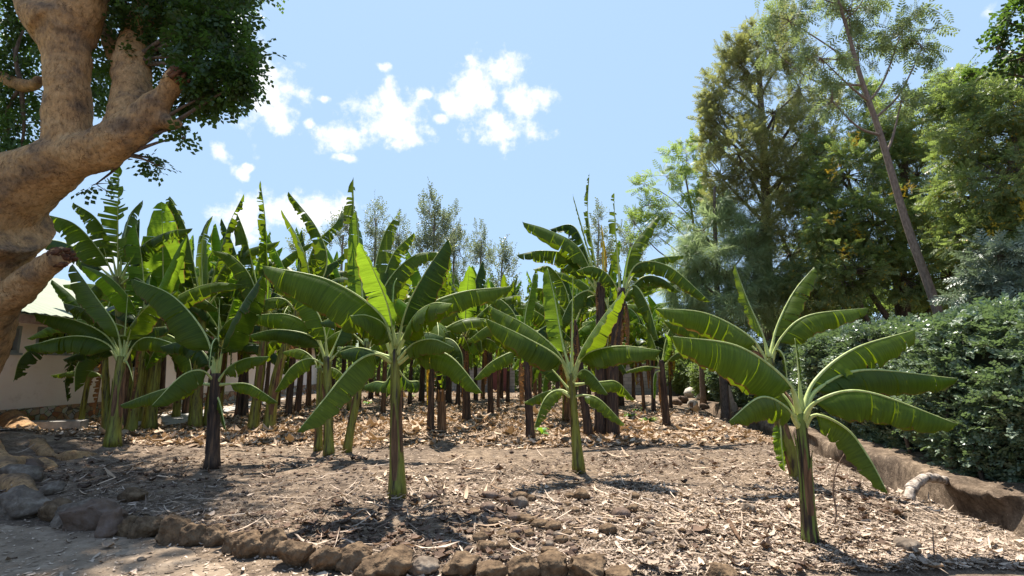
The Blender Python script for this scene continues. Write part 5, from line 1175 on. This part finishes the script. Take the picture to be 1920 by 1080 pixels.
litter('chip_litter', 'dense pale brown leaf chips at the front right', 21000, pxregion(1120, 2060, 850, 1130, lambda x, y: np.clip(.55+.5*wav(x, y, 1.9, 7), .06, 1)), lambda r, x, y: np.clip(r.lognormal(-3.55, .55, len(x)), .012, .16), M['chip'], 5, .7)
litter('dark_litter', 'dark rotted leaf crumbs and clods on the soil', 7000, pxregion(-50, 1700, 780, 1085, lambda x, y: np.clip(.4+.5*wav(x, y, 1.2, 14), .03, 1)), lambda r, x, y: np.clip(r.lognormal(-3.1, .5, len(x)), .02, .15), M['dark_lit'], 6, .9, (.4, .9))
def path_region(rs, n):
    px = rs.uniform(-50, 900, n*3); py = rs.uniform(960, 1095, n*3); u = (px-960)/F; v = (540-py)/F
    t = -CAMH/(math.sin(PITCH)+v*math.cos(PITCH)); x = u*t; y = t*(math.cos(PITCH)-v*math.sin(PITCH)); k = (y < border_y(x)-.05) & (rs.rand(len(x)) < .35+.65*np.exp(-((border_y(x)-y)/.25)**2))
    return np.stack([x[k], y[k]], 1)[:n]
litter('path_litter', 'few pale leaf bits on the dusty path before the stones', 1400, path_region, lambda r, x, y: np.clip(r.lognormal(-3.7, .6, len(x)), .01, .12), M['chip'], 7, .7)
litter('stalk_litter', 'long pale dry stalks and straw lying across the soil', 750, pxregion(-50, 1900, 790, 1095), lambda r, x, y: r.uniform(.15, .5, len(x)), M['chip'], 8, .25, (.02, .045), .012)
# clods and gravel: tiny pebbles
rs = np.random.RandomState(15); reg = np.concatenate([pxregion(-50, 1900, 790, 1095, lambda x, y: np.clip(.3+.4*wav(x, y, 1.9, 1), .05, 1))(rs, 6500)])
oct_ = norm(np.array([[1, 0, 0], [0, 1, 0], [-1, 0, 0], [0, -1, 0], [0, 0, 1], [0, 0, -1.]])); s = np.clip(rs.lognormal(-4.3, .5, len(reg)), .006, .05)
V = oct_[None]*s[:, None, None]*rs.uniform(.7, 1.3, (len(reg), 6, 1))*[1, 1, .7]+np.stack([reg[:, 0], reg[:, 1], H(reg[:, 0], reg[:, 1])+s*.3], 1)[:, None]
tri = np.array([[0, 1, 4], [1, 2, 4], [2, 3, 4], [3, 0, 4], [1, 0, 5], [2, 1, 5], [3, 2, 5], [0, 3, 5]])
M['clod'] = leaf_mat('soil_clods', (.08, .055, .042), (.26, .2, .155), (.05, .03, .02), .02, .95, .1)
tag(link('gravel', new_mesh('gravel', V, (np.arange(len(reg))[:, None, None]*6+tri).reshape(-1, 3), M['clod'], False)), 'small soil clods and gravel strewn over the field', 'gravel', kind='stuff')
